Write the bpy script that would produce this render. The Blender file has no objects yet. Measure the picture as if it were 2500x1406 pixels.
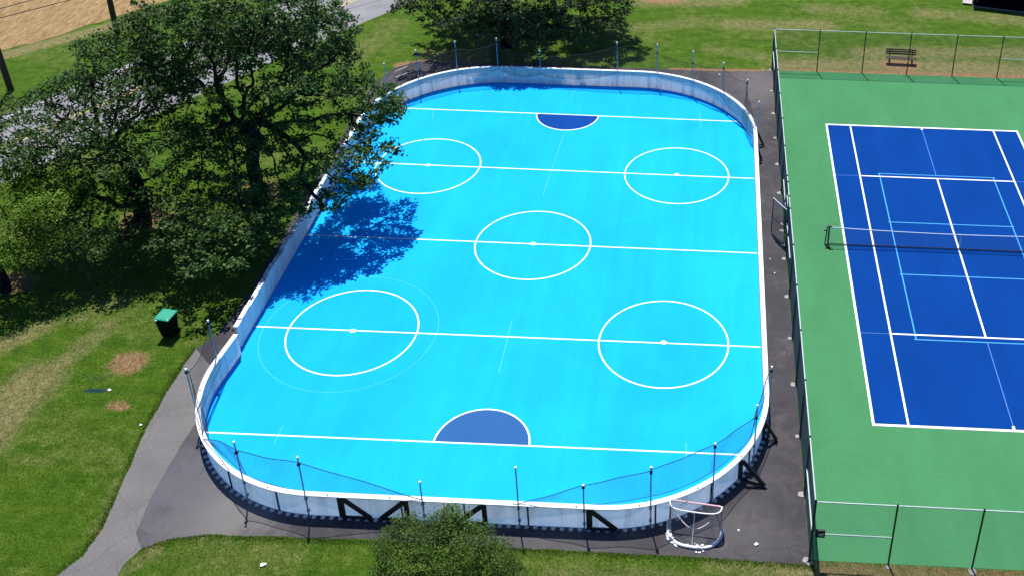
import bpy, math, random
import numpy as np
from mathutils import Matrix, Vector

# ------------------------------------------------------------------ camera, world, sun, exposure
S = bpy.context.scene
COL = S.collection
F = 2691.958; CP = np.array([-6.98823819, -55.9840716, 31.5492376])
YAW, PITCH, ROLL = -0.033794182, 0.504426842, 0.0200641708
PX, PY = 395.045569, -434.479083            # principal point offset of the (cropped) photograph
def axes():
    a, b, c = YAW, PITCH, ROLL
    fw = np.array([math.sin(a)*math.cos(b), math.cos(a)*math.cos(b), -math.sin(b)])
    r = np.array([math.cos(a), -math.sin(a), 0.0]); u = np.cross(r, fw)
    return math.cos(c)*r+math.sin(c)*u, -math.sin(c)*r+math.cos(c)*u, fw
AR, AU, AF = axes()
cd = bpy.data.cameras.new('camera'); cam = bpy.data.objects.new('camera', cd); COL.objects.link(cam)
cam.matrix_world = Matrix(((AR[0], AU[0], -AF[0], CP[0]), (AR[1], AU[1], -AF[1], CP[1]), (AR[2], AU[2], -AF[2], CP[2]), (0, 0, 0, 1)))
cd.sensor_width = 36; cd.lens = F/2500*36; cd.shift_x = -PX/2500; cd.shift_y = PY/2500
cd.clip_start = 0.5; cd.clip_end = 2000
S.camera = cam

SUNV = Vector((-0.107, 0.36, 1.0)).normalized()     # towards the sun
SUN_EL = math.asin(SUNV.z); SUN_AZ = math.atan2(SUNV.x, SUNV.y)
w = bpy.data.worlds.new('World'); S.world = w; w.use_nodes = True
nt = w.node_tree; nt.nodes.clear()
sky = nt.nodes.new('ShaderNodeTexSky'); sky.sky_type = 'NISHITA'; sky.sun_disc = False
sky.sun_elevation = SUN_EL; sky.sun_rotation = SUN_AZ; sky.air_density = 1.0; sky.dust_density = 0.5; sky.ozone_density = 4.5
bg = nt.nodes.new('ShaderNodeBackground'); bg.inputs['Strength'].default_value = 0.07
ow = nt.nodes.new('ShaderNodeOutputWorld')
tint = nt.nodes.new('ShaderNodeMix'); tint.data_type = 'RGBA'; tint.blend_type = 'MULTIPLY'; tint.inputs[0].default_value = 1.0
tint.inputs[7].default_value = (.62, .80, 1.25, 1)      # deep clear blue summer sky
nt.links.new(sky.outputs[0], tint.inputs[6]); nt.links.new(tint.outputs[2], bg.inputs[0]); nt.links.new(bg.outputs[0], ow.inputs[0])
sl = bpy.data.lights.new('sun', 'SUN'); sl.energy = 4.8; sl.angle = math.radians(0.5); sl.color = (1.0, 0.965, 0.9)
so = bpy.data.objects.new('sun', sl); COL.objects.link(so)
so.rotation_euler = SUNV.to_track_quat('Z', 'Y').to_euler(); so.location = (0, 0, 60)
S.view_settings.view_transform = 'Standard'; S.view_settings.look = 'None'
S.view_settings.exposure = 0.55; S.view_settings.gamma = 1.0

# ------------------------------------------------------------------ helpers
random.seed(7); RNG = np.random.default_rng(11)
def G(x, y, z=0.0):
    """world point at height z seen at photo pixel x, y (2500 x 1406)"""
    d = AR*(x-1250-PX)/F - AU*(y-703-PY)/F + AF
    return CP + (z-CP[2])/d[2]*d
def G2(x, y, z=0.0):
    p = G(x, y, z); return (float(p[0]), float(p[1]))

def tag(o, label=None, cat=None, group=None, kind=None):
    if label: o['label'] = label
    if cat: o['category'] = cat
    if group: o['group'] = group
    if kind: o['kind'] = kind
    return o
def empty(name, loc=(0, 0, 0), rz=0.0):
    o = bpy.data.objects.new(name, None); COL.objects.link(o); o.location = loc; o.rotation_euler = (0, 0, rz)
    o.empty_display_size = 0.3; return o
def link_mesh(name, me, mats, parent=None):
    for m in (mats if isinstance(mats, (list, tuple)) else [mats]): me.materials.append(m)
    o = bpy.data.objects.new(name, me); COL.objects.link(o)
    if parent is not None: o.parent = parent
    return o
def np_mesh(name, V, Fq, smooth=False, matidx=None):
    """V (n,3) array; Fq (m,k) int array, k = 3 or 4"""
    me = bpy.data.meshes.new(name)
    V = np.ascontiguousarray(V, dtype=np.float32); Fq = np.ascontiguousarray(Fq, dtype=np.int32)
    m, k = Fq.shape
    me.vertices.add(len(V)); me.vertices.foreach_set('co', V.ravel())
    me.loops.add(m*k); me.loops.foreach_set('vertex_index', Fq.ravel())
    me.polygons.add(m); me.polygons.foreach_set('loop_start', np.arange(0, m*k, k, dtype=np.int32))
    me.polygons.foreach_set('use_smooth', np.full(m, smooth))
    if matidx is not None: me.polygons.foreach_set('material_index', np.ascontiguousarray(matidx, dtype=np.int32))
    me.update(calc_edges=True); me.validate(); return me

class MB:
    def __init__(s): s.v = []; s.f = []; s.m = []; s.mi = 0
    def add(s, vs, fs):
        b = len(s.v); s.v += [tuple(map(float, p)) for p in vs]
        for f in fs: s.f.append([b+i for i in f]); s.m.append(s.mi)
        return s
    def obox(s, c, ax, ay, az):
        """box: centre c and three half-axis vectors"""
        c, ax, ay, az = map(Vector, (c, ax, ay, az)); vs = []
        for k in (-1, 1):
            for i, j in ((-1, -1), (1, -1), (1, 1), (-1, 1)): vs.append(c+ax*i+ay*j+az*k)
        return s.add(vs, [(3, 2, 1, 0), (4, 5, 6, 7), (0, 1, 5, 4), (1, 2, 6, 5), (2, 3, 7, 6), (3, 0, 4, 7)])
    def box(s, x0, x1, y0, y1, z0, z1):
        return s.obox(((x0+x1)/2, (y0+y1)/2, (z0+z1)/2), ((x1-x0)/2, 0, 0), (0, (y1-y0)/2, 0), (0, 0, (z1-z0)/2))
    def bar(s, a, b, w, h, up=(0, 0, 1)):
        a, b = Vector(a), Vector(b); d = b-a; L = d.length; d.normalize(); up = Vector(up)
        side = d.cross(up)
        if side.length < 1e-4: side = d.cross(Vector((1, 0, 0)))
        side.normalize(); u = side.cross(d)
        return s.obox((a+b)/2, d*L/2, side*w/2, u*h/2)
    def tube(s, pts, r, n=8, close=False, caps=True):
        pts = [Vector(p) for p in pts]; N = len(pts); rs = r if isinstance(r, (list, tuple)) else [r]*N
        rings = []; ref = None
        for i, p in enumerate(pts):
            a = pts[(i-1) % N] if (close or i > 0) else p; b = pts[(i+1) % N] if (close or i < N-1) else p
            t = (b-a).normalized()
            if ref is None: ref = Vector((0, 0, 1)) if abs(t.z) < .9 else Vector((1, 0, 0))
            x = (ref-t*ref.dot(t)).normalized(); y = t.cross(x); ref = x
            rings.append([p+x*math.cos(2*math.pi*k/n)*rs[i]+y*math.sin(2*math.pi*k/n)*rs[i] for k in range(n)])
        vs = [q for rg in rings for q in rg]; fs = []
        for i in range(N if close else N-1):
            j = (i+1) % N
            for k in range(n): fs.append((i*n+k, i*n+(k+1) % n, j*n+(k+1) % n, j*n+k))
        if caps and not close: fs.append(tuple(reversed(range(n)))); fs.append(tuple(range((N-1)*n, N*n)))
        return s.add(vs, fs)
    def poly(s, pts2, z0, z1=None):
        n = len(pts2)
        if z1 is None: return s.add([(p[0], p[1], z0) for p in pts2], [tuple(range(n))])
        vs = [(p[0], p[1], z0) for p in pts2]+[(p[0], p[1], z1) for p in pts2]
        return s.add(vs, [tuple(range(n, 2*n)), tuple(reversed(range(n)))]+[(i, (i+1) % n, n+(i+1) % n, n+i) for i in range(n)])
    def strip(s, left, right, z):
        n = len(left)
        return s.add([(p[0], p[1], z) for p in left]+[(p[0], p[1], z) for p in right], [(i, n+i, n+i+1, i+1) for i in range(n-1)])
    def build(s, name, mats, parent=None, smooth=False, bevel=0.0):
        me = bpy.data.meshes.new(name); me.from_pydata(s.v, [], s.f); me.update()
        if any(s.m): me.polygons.foreach_set('material_index', s.m)
        if smooth: me.polygons.foreach_set('use_smooth', [True]*len(me.polygons))
        o = link_mesh(name, me, mats, parent)
        if bevel:
            b = o.modifiers.new('bevel', 'BEVEL'); b.width = bevel; b.segments = 2; b.limit_method = 'ANGLE'
        return o

def tubes_np(A, B, ra, rb, n=3):
    """separate tapered prisms from A to B ((m,3) arrays) -> V, F"""
    A = np.asarray(A, float); B = np.asarray(B, float); d = B-A; L = np.linalg.norm(d, axis=1, keepdims=True); L[L == 0] = 1; d = d/L
    ref = np.where(np.abs(d[:, 2:3]) < .9, np.array([[0, 0, 1.]]), np.array([[1., 0, 0]]))
    x = np.cross(d, ref); x /= np.linalg.norm(x, axis=1, keepdims=True); y = np.cross(d, x)
    ra = np.broadcast_to(np.asarray(ra, float).reshape(-1, 1), (len(A), 1)); rb = np.broadcast_to(np.asarray(rb, float).reshape(-1, 1), (len(A), 1))
    V = np.zeros((len(A), 2*n, 3))
    for k in range(n):
        c, q = math.cos(2*math.pi*k/n), math.sin(2*math.pi*k/n)
        V[:, k] = A+(x*c+y*q)*ra; V[:, n+k] = B+(x*c+y*q)*rb
    base = (np.arange(len(A))*2*n)[:, None]
    Fs = [base+np.array([[k, (k+1) % n, n+(k+1) % n, n+k]]) for k in range(n)]
    return V.reshape(-1, 3), np.concatenate(Fs, 0)

# ------------------------------------------------------------------ materials
def new_mat(name):
    m = bpy.data.materials.new(name); m.use_nodes = True; t = m.node_tree
    b = t.nodes['Principled BSDF']; return m, t, b
def coords(t, obj=True, scale=None):
    tc = t.nodes.new('ShaderNodeTexCoord'); out = tc.outputs['Object' if obj else 'UV']
    if scale:
        mp = t.nodes.new('ShaderNodeMapping'); mp.inputs['Scale'].default_value = scale; t.links.new(out, mp.inputs[0]); out = mp.outputs[0]
    return out
def geo_pos(t, scale=None, rot=0.0):
    g = t.nodes.new('ShaderNodeNewGeometry'); out = g.outputs['Position']
    if scale or rot:
        mp = t.nodes.new('ShaderNodeMapping')
        if scale: mp.inputs['Scale'].default_value = scale
        mp.inputs['Rotation'].default_value = (0, 0, rot)
        t.links.new(out, mp.inputs[0]); out = mp.outputs[0]
    return out
def noise(t, vec, scale, detail=4, rough=.55, dist=0.0):
    n = t.nodes.new('ShaderNodeTexNoise'); n.inputs['Scale'].default_value = scale; n.inputs['Detail'].default_value = detail
    n.inputs['Roughness'].default_value = rough; n.inputs['Distortion'].default_value = dist
    t.links.new(vec, n.inputs['Vector']); return n.outputs['Fac']
def ramp(t, fac, stops):
    r = t.nodes.new('ShaderNodeValToRGB'); e = r.color_ramp.elements
    while len(e) < len(stops): e.new(.5)
    for i, (p, c) in enumerate(stops):
        e[i].position = p; e[i].color = (c[0], c[1], c[2], 1) if isinstance(c, (tuple, list)) else (c, c, c, 1)
    t.links.new(fac, r.inputs[0]); return r.outputs[0]
def mix(t, a, b, fac, mode='MIX'):
    m = t.nodes.new('ShaderNodeMix'); m.data_type = 'RGBA'; m.blend_type = mode
    for sock, v in ((m.inputs[0], fac), (m.inputs[6], a), (m.inputs[7], b)):
        if hasattr(v, 'is_output') or isinstance(v, bpy.types.NodeSocket): t.links.new(v, sock)
        elif isinstance(v, (tuple, list)): sock.default_value = (v[0], v[1], v[2], 1)
        else: sock.default_value = v
    return m.outputs[2]
def mth(t, op, a, b=None):
    m = t.nodes.new('ShaderNodeMath'); m.operation = op
    for i, v in enumerate((a, b)):
        if v is None: continue
        if isinstance(v, bpy.types.NodeSocket): t.links.new(v, m.inputs[i])
        else: m.inputs[i].default_value = v
    return m.outputs[0]
def bump(t, b, h, strength, dist):
    n = t.nodes.new('ShaderNodeBump'); n.inputs['Strength'].default_value = strength; n.inputs['Distance'].default_value = dist
    t.links.new(h, n.inputs['Height']); t.links.new(n.outputs[0], b.inputs['Normal'])
def setc(t, b, c):
    if isinstance(c, bpy.types.NodeSocket): t.links.new(c, b.inputs['Base Color'])
    else: b.inputs['Base Color'].default_value = (c[0], c[1], c[2], 1)

def simple(name, c, rough=.6, metal=0.0, var=.15, nscale=6.0, spec=.5, bmp=0.0):
    m, t, b = new_mat(name)
    n = noise(t, coords(t), nscale, 5)
    c1 = tuple(x*(1-var) for x in c); c2 = tuple(min(1, x*(1+var)) for x in c)
    setc(t, b, ramp(t, n, [(.3, c1), (.7, c2)]))
    b.inputs['Roughness'].default_value = rough; b.inputs['Metallic'].default_value = metal; b.inputs['Specular IOR Level'].default_value = spec
    if bmp: bump(t, b, noise(t, coords(t), nscale*8, 4), bmp, .01)
    return m

def attr(t, name):
    a = t.nodes.new('ShaderNodeAttribute'); a.attribute_name = name; return a.outputs['Fac']
def grass_mat():
    m, t, b = new_mat('grass')
    p = geo_pos(t)
    big = noise(t, p, .22, 4, .6); mid = noise(t, p, 1.5, 6, .7); fine = noise(t, p, 11, 6, .75)
    st = noise(t, geo_pos(t, (.35, 3.2, 1), .15), 1.0, 5, .7)
    green = ramp(t, mid, [(.3, (.022, .055, .003)), (.5, (.054, .112, .007)), (.72, (.10, .17, .016))])
    green = mix(t, green, ramp(t, st, [(.35, (.022, .08, .003)), (.65, (.085, .145, .012))]), .4)
    dryc = ramp(t, noise(t, p, 3.0, 6, .75), [(.3, (.10, .105, .030)), (.55, (.20, .18, .075)), (.75, (.30, .26, .13))])
    f = mth(t, 'ADD', mth(t, 'MULTIPLY', attr(t, 'dry'), 1.0), mth(t, 'MULTIPLY', mth(t, 'SUBTRACT', mid, .5), .7))
    f = mth(t, 'ADD', f, mth(t, 'MULTIPLY', mth(t, 'SUBTRACT', big, .5), .5))
    f = mth(t, 'ADD', f, mth(t, 'MULTIPLY', mth(t, 'SUBTRACT', fine, .5), .5))
    c = mix(t, green, dryc, ramp(t, f, [(.10, 0.0), (.74, 1.0)]))
    dirt = ramp(t, noise(t, p, 5, 6, .75), [(.3, (.13, .07, .032)), (.5, (.25, .15, .075)), (.75, (.38, .26, .16))])
    fb = mth(t, 'ADD', attr(t, 'bare'), mth(t, 'MULTIPLY', mth(t, 'SUBTRACT', noise(t, p, 4, 6, .75), .5), 1.2))
    c = mix(t, c, dirt, ramp(t, fb, [(.38, 0.0), (.62, 1.0)]))
    fp = mth(t, 'ADD', attr(t, 'paint'), mth(t, 'MULTIPLY', mth(t, 'SUBTRACT', fine, .5), 1.0))
    c = mix(t, c, (.004, .03, .06), ramp(t, fp, [(.4, 0.0), (.8, .85)]))
    c = mix(t, c, ramp(t, fine, [(.28, .5), (.5, 1.0), (.75, 1.6)]), 1.0, 'MULTIPLY')
    setc(t, b, c); b.inputs['Roughness'].default_value = .95; b.inputs['Specular IOR Level'].default_value = .1
    bump(t, b, noise(t, p, 16, 5, .75), 1.0, .09)
    return m
def asphalt_mat(name, lo, hi, tint=(1, .97, 1.0), patch=.5, worn=()):
    m, t, b = new_mat(name); p = geo_pos(t)
    base = ramp(t, noise(t, p, .55, 5, .6, .4), [(.3, tuple(lo*x for x in tint)), (.7, tuple(hi*x for x in tint))])
    sp = ramp(t, noise(t, p, 24, 5, .85), [(.3, .62), (.5, 1.0), (.72, 1.5)])
    c = mix(t, base, sp, 1.0, 'MULTIPLY')
    c = mix(t, c, (.26, .235, .2), ramp(t, noise(t, p, 1.1, 7, .75, .6), [(.6, 0.0), (.82, patch)]))
    c = mix(t, c, (.15, .12, .105), ramp(t, noise(t, p, .7, 8, .8, 1.0), [(.5, 0.0), (.72, patch*.7)]))
    for (wx, wy, wr, wc, wa) in worn:       # pale silted or rubbed areas with their own outline
        vd = t.nodes.new('ShaderNodeVectorMath'); vd.operation = 'DISTANCE'; t.links.new(p, vd.inputs[0]); vd.inputs[1].default_value = (wx, wy, 0)
        q_ = mth(t, 'ADD', mth(t, 'DIVIDE', vd.outputs['Value'], wr), mth(t, 'MULTIPLY', mth(t, 'SUBTRACT', noise(t, p, .9, 6, .7, .5), .5), 1.4))
        c = mix(t, c, wc, ramp(t, q_, [(.15, wa), (.95, 0.0)]))
    v = t.nodes.new('ShaderNodeTexVoronoi'); v.feature = 'DISTANCE_TO_EDGE'; v.inputs['Scale'].default_value = .33
    dv = t.nodes.new('ShaderNodeVectorMath'); dv.operation = 'ADD'; nn = t.nodes.new('ShaderNodeTexNoise'); nn.inputs['Scale'].default_value = .8; nn.inputs['Detail'].default_value = 8
    t.links.new(p, nn.inputs['Vector']); t.links.new(p, dv.inputs[0]); t.links.new(nn.outputs['Color'], dv.inputs[1]); t.links.new(dv.outputs[0], v.inputs['Vector'])
    c = mix(t, c, (.02, .018, .018), ramp(t, v.outputs['Distance'], [(0.0, .35), (.006, 0.0)]))
    setc(t, b, c); b.inputs['Roughness'].default_value = .92; b.inputs['Specular IOR Level'].default_value = .25
    bump(t, b, noise(t, p, 30, 4, .8), .5, .01); return m
def court_mat(name, c, var=.08, rough=.75, scuff=.0, sc=(.8, .9, .95), swirl=0.0, fade=None):
    m, t, b = new_mat(name); p = geo_pos(t)
    n = noise(t, geo_pos(t, (1.0, .35, 1)), .5, 6, .6, .5); n2 = noise(t, p, 14, 4, .7)
    col = ramp(t, n, [(.3, tuple(x*(1-var) for x in c)), (.7, tuple(x*(1+var) for x in c))])
    col = mix(t, col, ramp(t, n2, [(.3, .93), (.7, 1.07)]), 1.0, 'MULTIPLY')
    if swirl:
        wv = t.nodes.new('ShaderNodeTexWave'); wv.wave_type = 'RINGS'; wv.inputs['Scale'].default_value = .35; wv.inputs['Distortion'].default_value = 26; wv.inputs['Detail'].default_value = 4
        wv.inputs['Detail Scale'].default_value = .6
        t.links.new(p, wv.inputs['Vector']); col = mix(t, col, ramp(t, wv.outputs['Fac'], [(.2, 1-swirl), (.8, 1+swirl)]), 1.0, 'MULTIPLY')
    if fade: col = mix(t, col, ramp(t, noise(t, geo_pos(t, (1.5, .04, 1)), 1.3, 4, .6), [(.3, .95), (.7, 1.05)]), 1.0, 'MULTIPLY')
    if fade: col = mix(t, col, fade, ramp(t, noise(t, p, .13, 5, .65, .8), [(.40, 0.0), (.66, .38)]))
    if scuff:
        s = noise(t, geo_pos(t, (3.5, .4, 1), .12), 1.2, 7, .8); col = mix(t, col, sc, ramp(t, s, [(.62, 0.0), (.85, scuff)]))
    setc(t, b, col); b.inputs['Roughness'].default_value = .95; b.inputs['Specular IOR Level'].default_value = .04
    bump(t, b, noise(t, p, 60, 3, .7), .15, .004); return m
def leaf_mat(name, c1, c2, c3, transl=.25):
    m, t, b = new_mat(name); g = t.nodes.new('ShaderNodeNewGeometry')
    c = ramp(t, g.outputs['Random Per Island'], [(0.0, c1), (.55, c2), (1.0, c3)])
    pn = noise(t, geo_pos(t), .7, 3, .6); c = mix(t, c, ramp(t, pn, [(.3, .65), (.7, 1.35)]), 1.0, 'MULTIPLY')
    setc(t, b, c); b.inputs['Roughness'].default_value = .55; b.inputs['Specular IOR Level'].default_value = .25
    tr = t.nodes.new('ShaderNodeBsdfTranslucent'); cc = mix(t, c, (1.1, 1.5, .5), 1.0, 'MULTIPLY'); t.links.new(cc, tr.inputs[0])
    ms = t.nodes.new('ShaderNodeMixShader'); ms.inputs[0].default_value = transl
    t.links.new(b.outputs[0], ms.inputs[1]); t.links.new(tr.outputs[0], ms.inputs[2])
    t.links.new(ms.outputs[0], t.nodes['Material Output'].inputs[0]); return m
def board_mat(name, base, dirt, amt, transl=0):
    m, t, b = new_mat(name); p = geo_pos(t)
    streak = noise(t, geo_pos(t, (1.6, 1.6, .22)), 1.6, 5, .7); blot = noise(t, p, 2.4, 6, .7)
    c = mix(t, base, dirt, ramp(t, streak, [(.45, 0.0), (.72, amt)]))
    c = mix(t, c, dirt, ramp(t, blot, [(.55, 0.0), (.8, amt*.8)]))
    setc(t, b, c); b.inputs['Roughness'].default_value = .5; b.inputs['Specular IOR Level'].default_value = .3
    if transl:      # milky polyethylene lets some sun through
        tr = t.nodes.new('ShaderNodeBsdfTranslucent'); t.links.new(mix(t, c, (1.15, 1.15, 1.15), 1.0, 'MULTIPLY'), tr.inputs[0]); ms = t.nodes.new('ShaderNodeMixShader'); ms.inputs[0].default_value = transl
        t.links.new(b.outputs[0], ms.inputs[1]); t.links.new(tr.outputs[0], ms.inputs[2]); t.links.new(ms.outputs[0], t.nodes['Material Output'].inputs[0])
    return m
M = {}
M['grass'] = grass_mat()
M['asphalt'] = asphalt_mat('pad_asphalt', .032, .055, (1, .95, 1.06), .5,
    [G2(560, 1235)+(3.4, (.17, .16, .15), .8), G2(430, 1180)+(3.6, (.085, .085, .095), .9), G2(1860, 210)+(4.0, (.12, .11, .11), .75), G2(1800, 1290)+(2.2, (.085, .08, .08), .6), G2(1350, 1330)+(5.5, (.085, .08, .08), .55)])
M['path'] = asphalt_mat('path_asphalt', .105, .14, (1, .97, .95), .3)
M['road'] = asphalt_mat('road_asphalt', .165, .215, (1, 1, 1.03), .2)
M['rink'] = court_mat('rink_blue', (.010, .365, .80), .05, .7, .10, (.1, .5, .85), fade=(.004, .245, .74))
M['crease'] = court_mat('crease_blue', (.026, .098, .26), .07, .7, .2, (.1, .22, .5))
M['crease_far'] = court_mat('far_crease_blue', (.005, .048, .24), .07, .7, .15, (.1, .2, .5))
M['tblue'] = court_mat('tennis_blue', (.002, .038, .200), .10, .8, .12, (.004, .06, .28))
M['tgreen'] = court_mat('tennis_green', (.052, .19, .080), .09, .85, .0, swirl=.010)
M['white'] = simple('white_line_paint', (.78, .80, .78), .7, 0, .05, 9)
M['faint'] = simple('faded_line_paint', (.017, .385, .80), .7, 0, .1, 9)
M['paleblue'] = simple('pale_blue_line_paint', (.03, .30, .60), .7, 0, .06, 9)
M['faintblue'] = simple('faint_blue_line_paint', (.04, .15, .42), .7, 0, .2, 9)
M['roadline'] = simple('worn_road_line_paint', (.42, .42, .42), .8, 0, .3, 3)
M['yellow'] = simple('road_yellow_paint', (.50, .33, .10), .8, 0, .2, 4)
M['board'] = board_mat('white_board_plastic', (.92, .89, .85), (.42, .42, .42), .38, .45)
M['loop'] = board_mat('grey_tile_plastic', (.42, .44, .46), (.2, .2, .2), .3)
M['cap'] = board_mat('white_cap_plastic', (.82, .83, .83), (.40, .38, .36), .30)
M['capdirty'] = board_mat('peeling_cap_plastic', (.80, .80, .80), (.10, .09, .08), .9)
M['black'] = simple('black_steel', (.010, .011, .014), .5, 0, .3, 8)
M['pole'] = simple('blue_grey_pole_paint', (.20, .32, .42), .4, .3, .15, 5)
M['rope'] = simple('black_rope', (.010, .012, .018), .8, 0, .2, 8)
M['netb'] = simple('black_net_cord', (.012, .014, .02), .8, 0, .2, 8)
M['netw'] = simple('white_net_cord', (.17, .17, .20), .8, 0, .1, 8)
M['galv'] = simple('galvanised_rail', (.42, .50, .46), .5, .0, .12, 5)
M['fgreen'] = simple('dark_green_post', (.012, .035, .024), .45, .1, .25, 5)
M['chain'] = simple('dark_green_chain_link', (.038, .062, .064), .5, .2, .2, 5)
M['concrete'] = simple('pale_concrete', (.25, .235, .21), .9, 0, .2, 7, bmp=.3)
M['bark'] = simple('dark_bark', (.016, .013, .011), .95, 0, .5, 4, spec=.1, bmp=.8)
M['leafA'] = leaf_mat('oak_leaf', (.016, .046, .006), (.034, .088, .011), (.085, .15, .032), .25)
M['leafC'] = leaf_mat('lime_leaf', (.07, .14, .012), (.12, .21, .018), (.19, .29, .035), .35)
M['leafD'] = leaf_mat('far_leaf', (.012, .026, .008), (.026, .05, .012), (.05, .075, .022), .2)
M['leafE'] = leaf_mat('shrub_leaf', (.03, .085, .008), (.065, .145, .014), (.17, .19, .045), .3)
M['wood'] = simple('brown_bench_wood', (.045, .026, .018), .7, 0, .3, 12)
M['polewood'] = simple('weathered_pole_wood', (.042, .036, .036), .9, 0, .3, 6, bmp=.4)
M['lid'] = simple('green_lid_plastic', (.015, .26, .16), .38, 0, .12, 5)
M['binblack'] = simple('black_bin_plastic', (.003, .0035, .004), .7, 0, .2, 5, spec=.12)
M['red'] = board_mat('faded_red_paint', (.74, .40, .41), (.85, .80, .80), 1.0)
M['whitepaint'] = simple('white_steel_paint', (.78, .78, .80), .4, 0, .06, 6)
M['pad'] = simple('white_padding', (.74, .74, .76), .7, 0, .12, 7, bmp=.3)
M['tape'] = simple('white_net_tape', (.60, .68, .78), .8, 0, .08, 9)
M['paper'] = simple('white_paper', (.8, .8, .78), .8, 0, .05, 9)
M['roof'] = simple('black_roof_shingle', (.008, .008, .010), .85, 0, .3, 9, bmp=.4)
M['shadefloor'] = simple('shade_black_floor', (.006, .006, .008), .95, 0, .4, 5, spec=.0)  # pavilion shade put into the colour: floor and step base made black
M['plank'] = simple('grey_plank', (.42, .37, .35), .8, 0, .2, 9)

def field_mat():
    m, t, b = new_mat('straw_field'); p = geo_pos(t)
    c = ramp(t, noise(t, geo_pos(t, (1.6, .45, 1), -.45), 2.2, 8, .8, .6), [(.25, (.10, .055, .018)), (.42, (.26, .17, .075)), (.6, (.40, .28, .14)), (.8, (.55, .43, .26))])
    c = mix(t, c, (.11, .10, .03), ramp(t, noise(t, p, .5, 5, .7), [(.58, 0.0), (.75, .6)]))
    setc(t, b, c); b.inputs['Roughness'].default_value = 1.0; b.inputs['Specular IOR Level'].default_value = .05
    bump(t, b, noise(t, p, 7, 6, .8), 1.0, .15); return m
M['field'] = field_mat()

# ------------------------------------------------------------------ ground sheet with its dry, bare and paint-stained patches
def ground():
    xs = np.concatenate([[-420, -260, -160, -110, -85], np.arange(-70, 22, .3), [30, 50, 90, 160, 300]])
    ys = np.concatenate([[-200, -120, -80, -60, -48], np.arange(-40, 26, .3), [32, 45, 70, 120, 220, 420]])
    X, Y = np.meshgrid(xs, ys, indexing='ij'); nx, ny = X.shape
    V = np.stack([X.ravel(), Y.ravel(), np.zeros(X.size)], 1)
    i = (np.arange(nx-1)[:, None]*ny+np.arange(ny-1)[None]).ravel()
    me = np_mesh('ground', V, np.stack([i, i+ny, i+ny+1, i+1], 1))
    x, y = V[:, 0], V[:, 1]
    def blob(px, py, rx, ry, a=0.0, k=2.0):
        c = G(px, py); dx, dy = x-c[0], y-c[1]; ca, sa = math.cos(a), math.sin(a)
        u = (dx*ca+dy*sa)/rx; v = (-dx*sa+dy*ca)/ry; return np.exp(-(u*u+v*v)**(k/2))
    def seg(p0, p1, wd, z=0):    # soft-edged strip
        a = np.array(G(*p0)[:2]); b_ = np.array(G(*p1)[:2]); d = b_-a; t_ = np.clip(((x-a[0])*d[0]+(y-a[1])*d[1])/(d@d), 0, 1)
        return np.exp(-(((x-a[0]-t_*d[0])**2+(y-a[1]-t_*d[1])**2)/wd**2)**1.3)
    dry = .08+.16*np.sin(x*.35+.4*np.sin(y*.5))*np.sin(y*.9+x*.2)
    for s in (.85*seg((-90, 1120), (85, 930), 1.25), .8*seg((85, 930), (150, 885), .55), .65*seg((-30, 860), (110, 795), .6), .4*seg((190, 780), (300, 730), .5),
              .5*seg((150, 890), (270, 790), .6), .25*seg((40, 1120), (330, 1130), .5), .35*seg((250, 1290), (290, 1180), .35),
              .55*seg((1780, 60), (2010, 62), 1.1), .45*seg((1990, 22), (2130, 30), 1.1), .4*seg((1560, 70), (1700, 55), 1.1), .35*seg((1730, 120), (1860, 140), .8),
              .6*seg((1910, 160), (2120, 160), 1.0), .62*seg((2120, 160), (2500, 175), 1.3), .5*seg((2100, 130), (2500, 130), 1.0), .5*seg((2260, 35), (2500, 50), 1.2), .5*seg((1560, 8), (1800, 5), .9),
              .45*seg((1740, 1385), (1960, 1395), .5), .8*seg((1880, 1372), (1985, 1402), .35), .8*seg((1990, 1395), (2500, 1420), .5), .5*seg((380, 1345), (300, 1395), .3), .35*seg((1330, 1400), (1700, 1406), .4),
              .3*seg((860, 140), (960, 60), 1.5), .9*seg((0, 140), (280, 62), .7), .9*seg((280, 62), (420, 20), .7), .35*seg((1040, 130), (1120, 150), .8)):
        dry = np.maximum(dry, s)
    dry = dry+.12*np.exp(-((y-8)/4)**2)*(x > -4)
    bare = 0*x
    for s in (.85*blob(313, 885, 1.05, .95), .7*blob(290, 990, .8, .45), .5*blob(480, 835, .8, .5), .8*seg((1640, 172), (1880, 177), .45), .75*seg((1900, 174), (2500, 188), .40), .9*blob(2197, 160, 1.6, 1.0),
              .7*blob(352, 535, 1.7, 2.0), .7*blob(640, 470, 1.9, 1.8), .7*blob(35, 690, 1.6, 1.3), .45*blob(1235, 115, 2.4, 1.6), .7*seg((975, 160), (1060, 150), .6), .75*blob(1620, 2, 2.5, .8),
              .55*seg((2000, 1388), (2500, 1404), .25), .6*seg((250, 1290), (215, 1355), .18), .6*seg((300, 1355), (400, 1330), .16)):
        bare = np.maximum(bare, s)
    paint = np.maximum(.95*seg((212, 952), (255, 952), .2), np.maximum(.5*seg((215, 920), (258, 922), .35), .85*blob(390, 795, .25, .3)))
    for nme, arr in (('dry', dry), ('bare', bare), ('paint', paint)):
        a = me.attributes.new(nme, 'FLOAT', 'POINT'); a.data.foreach_set('value', arr.astype(np.float32))
    o = link_mesh('ground', me, M['grass']); tag(o, kind='structure')
ground()

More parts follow.
